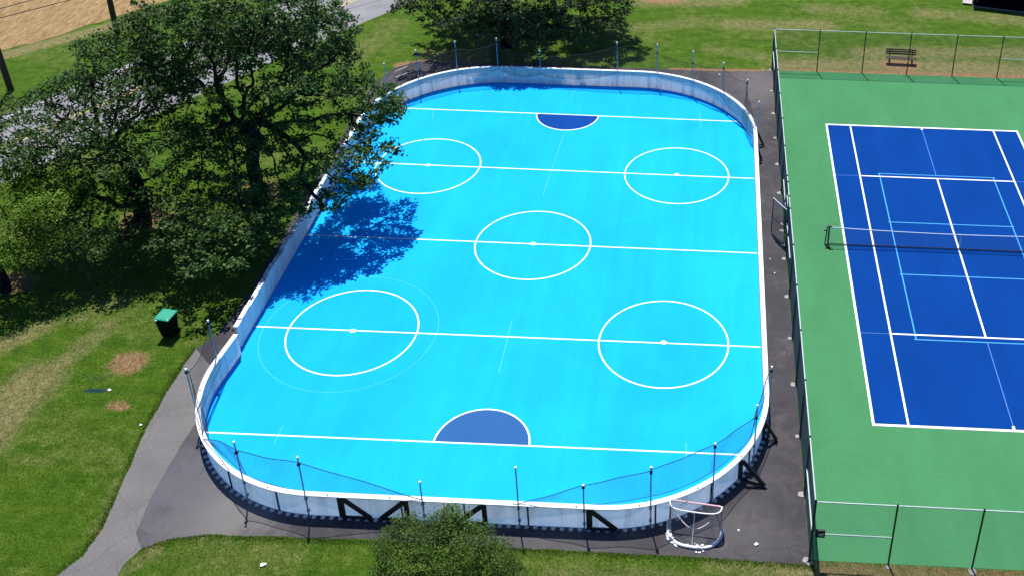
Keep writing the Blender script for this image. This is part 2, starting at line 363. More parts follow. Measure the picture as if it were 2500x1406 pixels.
def sheet(name, pts, z, mat, dens=None):
    mb = MB(); mb.poly(pts, z); o = mb.build(name, mat); return tag(o, kind='structure')
def wobble(pts, amp, step=.35, seed=1):
    r = random.Random(seed); out = []
    n = len(pts)
    for i in range(n):
        a, b = pts[i], pts[(i+1) % n]; L = math.dist(a, b); k = max(1, int(L/step))
        for j in range(k):
            f = j/k; out.append((a[0]+(b[0]-a[0])*f+r.uniform(-amp, amp), a[1]+(b[1]-a[1])*f+r.uniform(-amp, amp)))
    return out
pad = [(-26.0, -31.35), (-25.7, -31.1), (-24.9, -30.65), (-23.8, -30.4), (-17.5, -30.3), (-11.0, -30.35), (-6.8, -30.35), (-2.91, -30.45), (-2.91, 6.62), (-6.4, 6.35), (-14, 6.4), (-25.4, 6.3), (-26.9, 5.0), (-27.4, 2.0),
       (-27.3, -18.5), (-27.6, -20.2), (-28.1, -21.1), (-28.1, -24.0), (-27.7, -28.4)]
sheet('pavement', wobble(pad, .05, .3, 3), .004, M['asphalt'])
LP = [G2(*p) for p in [(135, 1408), (205, 1355), (250, 1290), (300, 1180), (350, 1060), (400, 970), (450, 890), (478, 852)]]
RP = [G2(*p) for p in [(520, 900), (485, 1020), (440, 1090), (370, 1210), (332, 1300), (345, 1340), (300, 1380), (284, 1410)]]
low = [(-26.6, -35.5), (-30, -35.5)]
def wob_open(pts, amp, step, seed):
    r = random.Random(seed); out = []
    for a, b in zip(pts, pts[1:]):
        k = max(1, int(math.dist(a, b)/step)); out += [(a[0]+(b[0]-a[0])*j/k+r.uniform(-amp, amp), a[1]+(b[1]-a[1])*j/k+r.uniform(-amp, amp)) for j in range(k)]
    return out+[pts[-1]]
sheet('path', wob_open(list(reversed(LP)), .04, .3, 5)+[(-30.5, -36.5), (-27.2, -36.5)]+wob_open(list(reversed(RP)), .012, .3, 6), .008, M['path'])
# road
near = [(-52.5, -24.5), (-48, -17.5), (-43.5, -9.8), (-40.9, -5.2), (-38.2, -.6), (-36.6, 2.0), (-34, 6.3), (-31.6, 10.2), (-29.0, 14.3), (-27.2, 17.4), (-21, 28), (-8, 50), (30, 110)]
def offs(pl, d):
    out = []
    for i, p in enumerate(pl):
        a = pl[max(0, i-1)]; b = pl[min(len(pl)-1, i+1)]; L = math.dist(a, b); out.append((p[0]-(b[1]-a[1])/L*d, p[1]+(b[0]-a[0])/L*d))
    return out
def resamp(pl, step):
    out = [pl[0]]
    for a, b in zip(pl, pl[1:]):
        k = max(1, int(math.dist(a, b)/step)); out += [(a[0]+(b[0]-a[0])*j/k, a[1]+(b[1]-a[1])*j/k) for j in range(1, k+1)]
    return out
nr = resamp(near, .8); rr = random.Random(4)
mb = MB(); mb.strip([(p[0]+rr.uniform(-.06, .06), p[1]) for p in offs(nr, 7.0)], [(p[0]+rr.uniform(-.08, .08), p[1]) for p in nr], .004)
road = tag(mb.build('road', M['road']), kind='structure')
mb = MB()
for d in (3.35, 3.62): mb.strip(offs(nr, d+.11), offs(nr, d), .008)
mb.build('centre_line', M['yellow'], road)
mb = MB(); mb.strip(offs(nr, 6.62), offs(nr, 6.54), .008); mb.build('edge_line', M['roadline'], road)
# straw field
fe = [(-95, -60), (-66, -18), (-58.5, -4.5), (-55.5, 1.5), (-52.4, 5.6), (-50.4, 7.4), (-47.9, 11.0), (-45.8, 13.6), (-38, 24), (-15, 55), (-60, 160), (-400, 200), (-400, -60)]
sheet('field', wobble(fe, .18, .6, 9), .004, M['field'])

# ------------------------------------------------------------------ rink floor and its markings
IX0, IX1, IY0, IY1 = -26.22, -4.30, -29.32, 3.75
RF, RN = 7.0, 5.95
def outline(off=0.0, step=.12):
    """inner board line, walked from the gate on the left side round the near end, the right side and the far end"""
    P = []
    def arc(cx, cy, r, a0, a1):
        n = max(6, int(abs(a1-a0)*r/step)); return [(cx+math.cos(a0+(a1-a0)*i/n)*(r+off), cy+math.sin(a0+(a1-a0)*i/n)*(r+off)) for i in range(n+1)]
    def line(a, b):
        n = max(1, int(math.dist(a, b)/step)); return [(a[0]+(b[0]-a[0])*i/n, a[1]+(b[1]-a[1])*i/n) for i in range(n+1)]
    pi = math.pi
    P += line((IX0-off+.19, -21.35), (IX0-off, -23.37))
    P += arc(IX0+RN, IY0+RN, RN, pi, 1.5*pi)[1:]
    P += line((IX0+RN, IY0-off), (IX1-RN, IY0-off))[1:]
    P += arc(IX1-RN, IY0+RN, RN, 1.5*pi, 2*pi)[1:]
    P += line((IX1+off, IY0+RN), (IX1+off, IY1-RF))[1:]
    P += arc(IX1-RF, IY1-RF, RF, 0, .5*pi)[1:]
    P += line((IX1-RF, IY1+off), (IX0+RF, IY1+off))[1:]
    P += arc(IX0+RF, IY1-RF, RF, .5*pi, pi)[1:]
    P += line((IX0-off, IY1-RF), (IX0-off, -20.9))[1:]
    return P
floor_pts = outline(.06, .25)
rink = tag(MB().poly(floor_pts, .010).build('rink_floor', M['rink']), kind='structure')
# interlocking loops of the floor tiles sticking out under the boards
mb = MB(); OB = outline(.10, .31)
for a, b in zip(OB, OB[1:]):
    if math.dist(a, b) < .05: continue
    tx, ty = (b[0]-a[0]), (b[1]-a[1]); L = math.hypot(tx, ty); tx /= L; ty /= L; ox, oy = ty, -tx
    pts = [(a[0]-tx*.07-ox*.05, a[1]-ty*.07-oy*.05)]
    for k in range(7):
        an = math.pi*k/6; pts.append((a[0]+ox*(.06+.065*math.sin(an))-tx*.075*math.cos(an), a[1]+oy*(.06+.065*math.sin(an))-ty*.075*math.cos(an)))
    pts.append((a[0]+tx*.07-ox*.05, a[1]+ty*.07-oy*.05))
    mb.poly(pts, .012, .035)
tag(mb.build('tile_loop', M['loop'], rink), kind='stuff')

mb = MB()  # pale studs stand in for dots of sunlight within the board shadow
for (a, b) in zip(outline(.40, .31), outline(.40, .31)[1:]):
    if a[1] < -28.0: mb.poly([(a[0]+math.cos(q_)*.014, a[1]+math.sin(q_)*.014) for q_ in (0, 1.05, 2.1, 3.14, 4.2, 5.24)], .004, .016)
tag(mb.build('sun_dot_stud', M['concrete'], rink), kind='stuff')
def inside_x(y):
    xs_ = []
    P = floor_pts+[floor_pts[0]]
    for a, b in zip(P, P[1:]):
        if (a[1]-y)*(b[1]-y) <= 0 and a[1] != b[1]: xs_.append(a[0]+(b[0]-a[0])*(y-a[1])/(b[1]-a[1]))
    return min(xs_), max(xs_)
LW = .066
mb = MB()
for ya, yb in ((.11, -.04), (-6.02, -6.15), (-12.79, -12.82), (-19.57, -19.50), (-25.74, -25.64)):
    x0 = inside_x(ya)[0]+.08; x1 = inside_x(yb)[1]-.08
    mb.add([(x0, ya-LW/2, .016), (x1, yb-LW/2, .016), (x1, yb+LW/2, .016), (x0, ya+LW/2, .016)], [(0, 1, 2, 3)])
mb.build('painted_line', M['white'], rink)
def ring(mb, cx, cy, r, wdt, z, a0=0, a1=2*math.pi, n=96, ry=None):
    ry = ry or r; vs = []
    for i in range(n+1):
        a = a0+(a1-a0)*i/n
        for q in (-wdt/2, wdt/2): vs.append((cx+math.cos(a)*(r+q), cy+math.sin(a)*(ry+q), z))
    mb.add(vs, [(2*i, 2*i+1, 2*i+3, 2*i+2) for i in range(n)])
CIR = [(-21.83, -6.06, 2.775), (-8.45, -6.07, 2.775), (-15.12, -12.80, 2.775), (-21.87, -19.59, 2.775), (-8.46, -19.48, 2.775)]
for cx, cy, r in CIR:
    mb = MB(); ring(mb, cx, cy, r, LW, .020); mb.build('face_off_circle', M['white'], rink)
    mb = MB(); mb.poly([(cx+math.cos(a)*.13, cy+math.sin(a)*.13) for a in np.linspace(0, 2*math.pi, 20, endpoint=False)], .024); mb.build('face_off_spot', M['white'], rink)
for (xa, xb), yy, sg in (((1311, 1461), .04, -1), ((1059, 1292), -25.70, 1)):
    ry_ = 287 if sg < 0 else 1080
    x0 = G(xa, 279 if sg < 0 else 1077)[0]; x1 = G(xb, 287 if sg < 0 else 1086)[0]; cx = (x0+x1)/2; r = (x1-x0)/2
    a0, a1 = (math.pi, 2*math.pi) if sg < 0 else (0, math.pi)
    mb = MB(); mb.poly([(cx+math.cos(a)*r, yy+sg*.02+math.sin(a)*r) for a in np.linspace(a0, a1, 40)], .014); mb.build('goal_crease', M['crease_far' if sg < 0 else 'crease'], rink)
    mb = MB(); ring(mb, cx, yy, r, LW, .020, a0, a1, 60); mb.build('crease_line', M['white'], rink)
mb = MB(); c0 = CIR[3]
ring(mb, c0[0]-.12, c0[1]+.0, 3.75, .03, .013)
for (a, b) in (((1418, 200), (1392, 240)), ((1376, 330), (1325, 480)), ((1250, 780), (1218, 910)), ((690, 1040), (668, 1085)), ((1708, 275), (1712, 315)), ((1675, 1080), (1676, 1120)), ((1058, 268), (1056, 290))):
    pa, pb = G2(*a), G2(*b); dx, dy = pb[0]-pa[0], pb[1]-pa[1]; L = math.hypot(dx, dy); nx_, ny_ = -dy/L*.02, dx/L*.02
    mb.add([(pa[0]+nx_, pa[1]+ny_, .0135), (pb[0]+nx_, pb[1]+ny_, .0135), (pb[0]-nx_, pb[1]-ny_, .0135), (pa[0]-nx_, pa[1]-ny_, .0135)], [(0, 1, 2, 3)])
mb.build('faded_line', M['faint'], rink)

# ------------------------------------------------------------------ rink boards
BH = 1.06
def sweep(mb, pts, prof):
    """closed profile of (offset outwards, z) swept along a polyline; pts carry outward normals"""
    n = len(prof); vs = []
    for (x, y, ox, oy) in pts:
        for o_, z in prof: vs.append((x+ox*o_, y+oy*o_, z))
    fs = []
    for i in range(len(pts)-1):
        for k in range(n): fs.append((i*n+k, i*n+(k+1) % n, (i+1)*n+(k+1) % n, (i+1)*n+k))
    fs.append(tuple(reversed(range(n)))); fs.append(tuple(range((len(pts)-1)*n, len(pts)*n)))
    mb.add(vs, fs)
OL = outline(0, .15); PT = []; cum = [0.0]
for i, p in enumerate(OL):
    a = OL[max(0, i-1)]; b = OL[min(len(OL)-1, i+1)]; L = math.dist(a, b)+1e-9
    PT.append((p[0], p[1], (b[1]-a[1])/L, -(b[0]-a[0])/L))
    if i: cum.append(cum[-1]+math.dist(OL[i-1], p))
TOT = cum[-1]
def at(s):
    s = min(max(s, 0), TOT); i = int(np.searchsorted(cum, s)); i = min(max(i, 1), len(cum)-1); f = (s-cum[i-1])/max(1e-6, cum[i]-cum[i-1])
    a, b = PT[i-1], PT[i]; return tuple(a[k]+(b[k]-a[k])*f for k in range(4))
def s_near(x, y):
    return cum[int(np.argmin([math.hypot(p[0]-x, p[1]-y) for p in OL]))]
boards = empty('rink_boards', (0, 0, 0))
tag(boards, 'white rounded rink boards with a flat top cap enclosing the bright blue hockey floor', 'rink boards')
NP = 44; rb = random.Random(5)
for k in range(NP):
    s0, s1 = TOT*k/NP+.0015, TOT*(k+1)/NP-.0015; n = 12; j = rb.uniform(-.008, .008)
    pts = [at(s0+(s1-s0)*i/n) for i in range(n+1)]
    mb = MB(); sweep(mb, pts, [(j, .022), (.05+j, .022), (.05+j, BH), (j, BH)])
    mb.build('board_panel', M['board'], boards)
# cap: clean most of the way, dirty and broken along the tree side
mb = MB(); mb2 = MB(); k = 0; s = 0.0
while s < TOT-.05:
    p = at(s); left = (p[0] < -25.9 and p[1] > -20.0 and p[1] < -2)
    L = 2.4 if not left else rb.uniform(.35, .9)
    s1 = min(TOT, s+L-(.004 if not left else rb.uniform(.0, .06))); n = max(3, int(L/.2)); pts = [at(s+(s1-s)*i/n) for i in range(n+1)]
    j = rb.uniform(-.03, .03) if left else 0; jz = rb.uniform(-.03, .02) if left else 0
    sweep(mb2 if left else mb, pts, [(-.035+j, BH+.002), (.165+j, BH+.002), (.165+j, BH+.04+jz*.5), (-.035+j, BH+.05+jz)])
    s += L
cp = mb.build('top_cap', M['cap'], boards, bevel=.006)
mb2.build('worn_cap', M['capdirty'], boards)
mb = MB(); s = .2; k = 0
while s < TOT:
    p = at(s); big = k % 7 == 3; r = .028 if big else .013
    q = (p[0]+p[2]*.10, p[1]+p[3]*.10); mb.poly([(q[0]+math.cos(a)*r, q[1]+math.sin(a)*r) for a in (0, 1.05, 2.1, 3.14, 4.2, 5.24)], BH+.046, BH+.056+.01*big)
    s += .31; k += 1
tag(mb.build('cap_bolt', M['black'], boards), kind='stuff')
# upright stiffeners: black steel bars outside, about every 2.2 m, and grey backing ribs
s = 1.2; k = 0
while s < TOT:
    p = at(s); mb = MB()
    mb.obox((p[0]+p[2]*.075, p[1]+p[3]*.075, BH/2+.02), (p[2]*.022, p[3]*.022, 0), (-p[3]*.025, p[2]*.025, 0), (0, 0, BH/2-.03))
    mb.build('upright_bar', M['black'], boards)
    s += 2.22; k += 1
# dark triangular braces: folded flat on the near side, swung out at the corners
def brace(x, y, dirx, swing, sc=1.0):
    p = at(s_near(x, y)); t_ = (-p[3]*dirx, p[2]*dirx); o_ = (p[2], p[3])
    if swing: t_ = (o_[0]*math.cos(swing)+t_[0]*math.sin(swing), o_[1]*math.cos(swing)+t_[1]*math.sin(swing))
    b0 = Vector((p[0]+o_[0]*.13, p[1]+o_[1]*.13, 0)); T = Vector((t_[0], t_[1], 0))*sc; mb = MB(); wd = .15*max(.6, sc)
    mb.bar(b0+Vector((0, 0, .06)), b0+Vector((0, 0, BH-.04)), .05, wd+.02, up=T)
    mb.bar(b0+Vector((0, 0, .10)), b0+T*.92+Vector((0, 0, .10)), .048, wd*.7)
    mb.bar(b0+T*.06+Vector((0, 0, BH-.08)), b0+T*.95+Vector((0, 0, .10)), .052, wd*1.2)
    mb.bar(b0+T*.86+Vector((0, 0, .03)), b0+T*1.06+Vector((0, 0, .03)), .09, .06)
    mb.build('brace', M['black'], boards)
def nb(px): return G(px, 1262)[0]
brace(nb(840), -29.4, 1, 0); brace(nb(996), -29.4, -1, 0); brace(nb(1192), -29.4, -1, 0); brace(nb(1446), -29.4, 1, 0)
brace(-5.2, -26.9, 1, .25); brace(-4.35, -24.9, 1, .3, .55); brace(-4.3, -2.6, -1, .35, .5); brace(-4.3, -4.5, -1, .1, .3)

# ------------------------------------------------------------------ safety nets on poles above the boards
def pline(P3, r, n=3):
    P3 = np.asarray(P3, float); return tubes_np(P3[:, :-1].reshape(-1, 3), P3[:, 1:].reshape(-1, 3), r, r, n)
def net_mesh(Pfun, nu, nv, r, name, mat, parent, su=10, sv=8):
    Vs, Fs, b = [], [], 0
    U = np.linspace(0, 1, nu+1); W_ = np.linspace(0, 1, nv+1)
    a = np.stack([Pfun(np.full(sv+1, u), np.linspace(0, 1, sv+1)) for u in U]); c = np.stack([Pfun(np.linspace(0, 1, su+1), np.full(su+1, v)) for v in W_])
    for arr in (a, c):
        V, F_ = pline(arr, r); Vs.append(V); Fs.append(F_+b); b += len(V)
    return link_mesh(name, np_mesh(name, np.concatenate(Vs), np.concatenate(Fs)), mat, parent)
def make_net(name, label, poles, parent_loc=(0, 0, 0)):
    """poles: x, y, pole height, net attach height, base height, outward nx, ny, then for the span to the next pole: sag top, bulge, bottom z here"""
    root = empty(name, parent_loc); tag(root, label, 'safety net', 'safety nets above the rink boards')
    for q in poles:
        if q.get('pole', True):
            x, y = q['x'], q['y']; mb = MB(); lean = q.get('lean', (0, 0))
            mb.tube([(x, y, 0), (x+lean[0]*.5, y+lean[1]*.5, q['h']*.5), (x+lean[0], y+lean[1], q['h'])], .026, 8)
            for zz in (.35, .95): mb.obox((x-q['n'][0]*.03, y-q['n'][1]*.03, zz), (.05, 0, 0), (0, .05, 0), (0, 0, .03))
            po = mb.build('net_pole', M['pole'], root, smooth=False)
            mb = MB(); mb.tube([(x+lean[0], y+lean[1], q['h']-.02), (x+lean[0], y+lean[1], q['h']+.07)], .04, 8); mb.build('pole_cap', M['whitepaint'], po)
            if q['a'] > 1.5:
                mb = MB(); mb.obox((x+lean[0], y+lean[1], q['a']), (.05, 0, 0), (0, .05, 0), (0, 0, .05)); mb.build('rope_knot', M['rope'], po)
    for A, B in zip(poles, poles[1:]):
        if A.get('skip'): continue
        pa = np.array([A['x'], A['y']]); pb = np.array([B['x'], B['y']]); na = np.array(A['n']); nb_ = np.array(B['n'])
        sag, bul = A.get('sag', .12), A.get('bulge', -.12); ba, bb = A.get('b', .9), B.get('b', .9); bs = A.get('bsag', .1)
        L = np.linalg.norm(pb-pa); phase = random.uniform(0, 6)
        def Pf(u, v, A=A, B=B, pa=pa, pb=pb, na=na, nb_=nb_, sag=sag, bul=bul, ba=ba, bb=bb, bs=bs, phase=phase):
            zt = A['a']*(1-u)+B['a']*u-sag*4*u*(1-u); zb = ba*(1-u)+bb*u-bs*4*u*(1-u)
            zb = np.minimum(zb, zt-.03); z = zb+(zt-zb)*v
            n_ = na[None]*(1-u)[:, None]+nb_[None]*u[:, None]
            off = (-.07+bul*np.sin(np.pi*u)*np.sin(np.pi*np.clip(v*.8+.1, 0, 1))+.02*np.sin(u*9+phase)*np.sin(v*5)-.16*(1-v)**2)
            xy = pa[None]*(1-u)[:, None]+pb[None]*u[:, None]+n_*off[:, None]
            return np.concatenate([xy, z[:, None]], 1)
        net_mesh(Pf, max(6, int(L/.055)), int(max(6, (max(A['a'], B['a'])-.9)/.055)), .0021, 'net_panel', M['netb'], root)
        for v in (1.0, 0.0):
            uu = np.linspace(0, 1, 17); R_ = Pf(uu, np.full(17, v)); MBr = MB(); MBr.tube([tuple(p) for p in R_], .014 if v else .011, 5)
            MBr.build('net_rope', M['rope'], root)
    return root
def opos(x, y, off=.17):
    p = at(s_near(x, y)); return p[0]+p[2]*off, p[1]+p[3]*off, (p[2], p[3])
def PL(x, y, h, a, **k):
    X, Y, n = opos(x, y); d = dict(x=X, y=Y, h=h, a=a, n=n); d.update(k); return d
nearp = [PL(-26.32, -22.8, 2.9, 2.82, sag=.35, b=.9, bsag=.0, bulge=.05), PL(-25.86, -25.4, 2.9, 2.80, sag=.15, b=.9, bsag=.2), PL(-25.0, -27.0, 2.9, 1.08, pole=False, sag=-.1, b=.85, bsag=.15),
         PL(-22.77, -28.92, 2.9, 2.45, sag=.10, b=1.02, bsag=.1), PL(-20.43, -29.43, 2.9, 2.62, sag=.05, b=.98, bsag=.25), PL(-16.3, -29.4, 2.0, 1.10, sag=.10, b=.3, bsag=.0),
         PL(-12.95, -29.4, 2.9, 1.12, sag=.06, b=.55, bsag=-.1), PL(-10.77, -29.4, 2.2, 2.17, sag=.06, b=1.02, bsag=.1), PL(-8.45, -29.2, 2.9, 2.72, sag=.06, b=1.3, bsag=.2),
         PL(-6.24, -28.1, 2.9, 2.82, sag=.08, b=1.3, bsag=.15), PL(-4.68, -26.15, 2.9, 2.35, sag=.15, b=1.05, bsag=.0), PL(-4.2, -24.0, 2.9, 2.75)]
make_net('near_net', 'sagging black safety net on blue-grey poles around the near end of the blue rink', nearp)
farp = [PL(-25.74, .05, 2.9, 1.2, sag=.05, b=1.0), PL(-24.2, 1.85, 2.9, 2.75, sag=.25, b=.85, bsag=.15), PL(-22.11, 3.08, 2.9, 2.5, sag=.25, b=.9, bsag=.3), PL(-19.76, 3.73, 2.9, 2.7, sag=.3, b=1.0, bsag=.3),
        PL(-17.2, 3.85, 2.17, 1.9, sag=.25, b=.7, bsag=.35), PL(-12.46, 3.9, 2.9, 2.7, sag=.10, b=1.0, bsag=.05), PL(-10.05, 3.88, 2.9, 2.4, sag=.06, b=1.0, bsag=.1), PL(-7.79, 3.16, 2.9, 2.15, sag=.06, b=1.0, bsag=.1),
        PL(-5.94, 1.72, 2.9, 2.6, sag=.10, b=.95, bsag=.2), PL(-4.75, -.38, 2.9, 2.75, sag=.2, b=.6, bsag=.2), PL(-4.13, -3.0, 2.9, 1.4)]
make_net('far_net', 'drooping black safety net on blue-grey poles around the far end of the blue rink', farp)

# ------------------------------------------------------------------ tennis court
FX0 = -2.93; FY1 = 6.78; FY0 = -30.28; FX1 = 15.5
tc = tag(MB().poly([(FX0+.03, FY0+.02), (FX1, FY0+.02), (FX1, FY1-.02), (FX0+.03, FY1-.02)], .012).build('tennis_court', M['tgreen']), kind='structure')
MB().poly([(0, -23.77), (10.97, -23.77), (10.97, 0), (0, 0)], .017).build('blue_playing_area', M['tblue'], tc)
mb = MB()
def rect(mb, x0, x1, y0, y1, z): mb.poly([(x0, y0), (x1, y0), (x1, y1), (x0, y1)], z)
w5 = .052
rect(mb, -.05, 11.02, -.06, .06, .024); rect(mb, -.05, 11.02, -23.83, -23.71, .024)
for x in (0, 10.97): rect(mb, x-w5, x+w5, -23.705, -.065, .024)
for x in (1.37, 9.60): rect(mb, x-w5*.8, x+w5*.8, -23.705, -.065, .024)
for y in (-5.485, -18.285): rect(mb, 1.43, 9.54, y-w5*.8, y+w5*.8, .028)
rect(mb, 5.485-w5*.8, 5.485+w5*.8, -18.22, -5.55, .024)
for y0, y1 in ((-.25, -.065), (-23.70, -23.52)): rect(mb, 5.43, 5.54, y0, y1, .024)
mb.build('white_line', M['white'], tc)
mb = MB(); q = .028
for x in (2.435, 8.535): rect(mb, x-q, x+q, -18.59, -5.18, .021)
for y in (-5.18, -18.59, -9.75, -14.02): rect(mb, 2.35, 8.62, y-q, y+q, .0225)
mb.build('pale_blue_line', M['paleblue'], tc)
mb = MB(); rect(mb, 5.465, 5.505, -5.15, -.26, .0205); rect(mb, 5.465, 5.505, -23.5, -18.62, .0205)
for y in (-5.485, -18.285): rect(mb, .07, 1.3, y-.014, y+.014, .0205); rect(mb, 9.67, 10.9, y-.014, y+.014, .0205)
mb.build('faint_line', M['faintblue'], tc)

# tennis net
tn = empty('tennis_net', (-.86, -11.89, 0)); tag(tn, 'black tennis net with a thin white top band across the dark blue court', 'tennis net')
X0, X1, YN = -.86, 11.83, -11.89
def lc(p): return (p[0]-X0, p[1]-YN, p[2])
for xs_ in ((X0, -1), (X1, 1)):
    mb = MB(); x, sg = xs_
    mb.tube([lc((x, YN, 0)), lc((x, YN, 1.09))], .042, 10); mb.tube([lc((x+sg*.09, YN, 1.07)), lc((x+sg*.14, YN-.02, .12))], .03, 8)
    mb.bar(lc((x-.08, YN, 1.09)), lc((x+.12, YN, 1.09)), .09, .04); mb.bar(lc((x+sg*.14, YN, .06)), lc((x-sg*.02, YN-.34, .05)), .07, .06)
    pst = mb.build('net_post', M['black'], tn)
    mb = MB(); mb.tube([lc((x+sg*.09, YN, .86)), lc((x+sg*.24, YN, .86))], .05, 8); mb.build('winch', M['black'], pst)
def ntop(u): return 1.07-.156*4*u*(1-u)*.97
def NPf(u, v):
    zt = 1.03-.15*4*u*(1-u); z = .06+(zt-.06)*v
    return np.stack([(X1-X0)*u, .03*np.sin(u*12)*np.sin(v*3.1), z], 1)
net_mesh(NPf, 210, 20, .0016, 'net_mesh', M['netb'], tn, 40, 2)
uu = np.linspace(0, 1, 30); mb = MB()
vs = []; fs = []
for i, u in enumerate(uu):
    p = NPf(np.array([u]), np.array([1.0]))[0]
    for dy in (-.012, .012):
        for dz in (-.02, .03): vs.append((p[0], p[1]+dy, p[2]+dz))
for i in range(29):
    a = i*4; fs += [(a, a+1, a+5, a+4), (a+2, a+6, a+7, a+3), (a+1, a+3, a+7, a+5), (a, a+4, a+6, a+2)]
mb.add(vs, fs); mb.build('top_band', M['tape'], tn)
mb = MB(); mb.tube([(p[0], p[1], .07) for p in NPf(uu, np.zeros(30))], .028, 6); mb.build('bottom_cord', M['rope'], tn)
mb = MB(); mb.obox((5.485-X0, 0, .47), (.025, 0, 0), (0, .014, 0), (0, 0, .44)); mb.build('centre_strap', M['tape'], tn)

# ------------------------------------------------------------------ chain-link fences
def chain(L, H, sp=.075, z0=.03):
    """diagonal wires clipped to a rectangle L x H -> A, B (local x, z)"""
    A, B = [], []; st = sp*math.sqrt(2)
    c = -H
    while c < L:
        for sgn in (1, -1):
            x0, za, x1, zb = c, 0, c+H, H
            if x0 < 0: za += -x0; x0 = 0
            if x1 > L: zb -= x1-L; x1 = L
            if sgn < 0: za, zb = H-za, H-zb
            A.append((x0, za+z0)); B.append((x1, zb+z0))
        c += st
    return np.array(A), np.array(B)
def fence_run(name, label, a, b, n_bays, H=2.86, midbays=(), gap=None, footings=True, name_wire=None, group='chain-link fences round the tennis court'):
    root = empty(name, (a[0], a[1], 0)); tag(root, label, 'chain-link fence', group)
    d = np.array([b[0]-a[0], b[1]-a[1]]); L = np.linalg.norm(d); d /= L; nrm = np.array([-d[1], d[0]])
    bays = np.linspace(0, L, n_bays+1).tolist() if isinstance(n_bays, int) else list(n_bays)
    segs = [(0, L)] if gap is None else [(0, gap[0]), (gap[1], L)]
    def pt(s, z, o=0.0): return (d[0]*s+nrm[0]*o, d[1]*s+nrm[1]*o, z)
    ps = sorted(set([round(s, 3) for s in bays if gap is None or not (gap[0]-.3 < s < gap[1]+.3)]+([gap[0], gap[1]] if gap else [])))
    for i, s in enumerate(ps):
        r = .042 if i in (0, len(ps)-1) else .034
        mb = MB(); mb.tube([pt(s, 0), pt(s, H+.03)], r, 8); po = mb.build('post', M['fgreen'], root)
        mb = MB(); mb.tube([pt(s, H+.03), pt(s, H+.09)], [r*1.15, r*.5], 8); mb.build('post_cap', M['fgreen'], po)
        if footings:
            rr_ = random.Random(int(s*100)+len(name)); R = rr_.uniform(.09, .17)
            mb = MB(); mb.poly([(pt(s, 0, .10*footings)[0]+math.cos(t)*R*rr_.uniform(.75, 1.15), pt(s, 0, .10*footings)[1]+math.sin(t)*R*rr_.uniform(.75, 1.15)) for t in np.linspace(0, 6.0, 11)], -.02, .026)
            mb.build('footing', M['concrete'], root)
    for s0, s1 in segs:
        mb = MB(); mb.tube([pt(s0, H), pt(s1, H)], .025, 8); mb.build('top_rail', M['galv'], root)
        A, B = chain(s1-s0, H-.05); off = .03
        A3 = np.stack([d[0]*(A[:, 0]+s0)+nrm[0]*off, d[1]*(A[:, 0]+s0)+nrm[1]*off, A[:, 1]], 1); B3 = np.stack([d[0]*(B[:, 0]+s0)+nrm[0]*off, d[1]*(B[:, 0]+s0)+nrm[1]*off, B[:, 1]], 1)
        V, F_ = tubes_np(A3, B3, .003 if name_wire is None else name_wire, .003 if name_wire is None else name_wire, 3); link_mesh('chain_link_mesh', np_mesh('chain_link_mesh', V, F_), M['chain'], root)
    for s0, s1 in midbays:
        mb = MB(); mb.tube([pt(s0, H*.47), pt(s1, H*.47)], .027, 8); mb.build('middle_rail', M['galv'], root)
    return root
xb = [0, 2.84, 5.69, 8.50, 11.35, 14.17, 17.0, FX1-FX0]
fence_run('chain_link_fence', 'far chain-link fence in front of the brown bench, dark green posts and pale top rail', (FX0, FY1), (FX1, FY1), xb, midbays=((0, 2.84), (14.17, 17.0)), footings=False)
yb = [2.85*i for i in range(13)]+[FY1-FY0]
G0, G1 = FY1-(-10.87), FY1-(-12.13)
lf = fence_run('chain_link_fence', 'long side chain-link fence with an open gate between rink strip and tennis court', (FX0, FY1), (FX0, FY0), yb, midbays=((0, 2.85), (G0-2.6, G0-.05), (G1+.05, G1+2.8), (FY1-FY0-2.85, FY1-FY0)), gap=(G0, G1), footings=-1.0, name_wire=.0042)
mb = MB(); mb.tube([(0, -G0, 2.86), (0, -G1, 2.86)], .023, 6); mb.tube([(.0, -G0-.02, 2.15), (.0, -G1+.02, 2.15)], .022, 6); mb.build('gate_header', M['galv'], lf)
# open gate leaf: hinged at the near gate post, swung out over the asphalt
hg = np.array([0.0, -G1]); tipd = np.array([-3.50-FX0+.0, -11.2-(-12.13)]); gl = np.linalg.norm(tipd); tipd /= gl; gl = 1.16
def gp(s, z): return (hg[0]-.05+tipd[0]*s, hg[1]+tipd[1]*s, z)
mb = MB(); mb.tube([gp(0.05, .08), gp(.05, 2.1)], .024, 6); mb.tube([gp(.05, .08), gp(gl, .08), gp(gl, 2.1)], .024, 6); mb.tube([gp(.05, 1.0), gp(gl, 1.0)], .018, 6)
gt = mb.build('gate', M['fgreen'], lf)
mb = MB(); mb.tube([gp(0.03, 2.1), gp(gl+.02, 2.1)], .024, 6); mb.build('gate_top_rail', M['galv'], gt)
A, B = chain(gl-.05, 1.98, .075, .1)
V, F_ = tubes_np(np.array([gp(s+.05, z) for s, z in A]), np.array([gp(s+.05, z) for s, z in B]), .004, .004, 3); link_mesh('gate_mesh', np_mesh('gate_mesh', V, F_), M['chain'], gt)
nf = fence_run('chain_link_fence', 'near chain-link fence across the bottom right with dark green posts and concrete footings', (FX0, FY0), (FX1, FY0-.1), [0, 2.68, 5.5, 8.3, 11.1, 13.9, 16.7, FX1-FX0], midbays=((0, 2.68),), footings=-1.0)
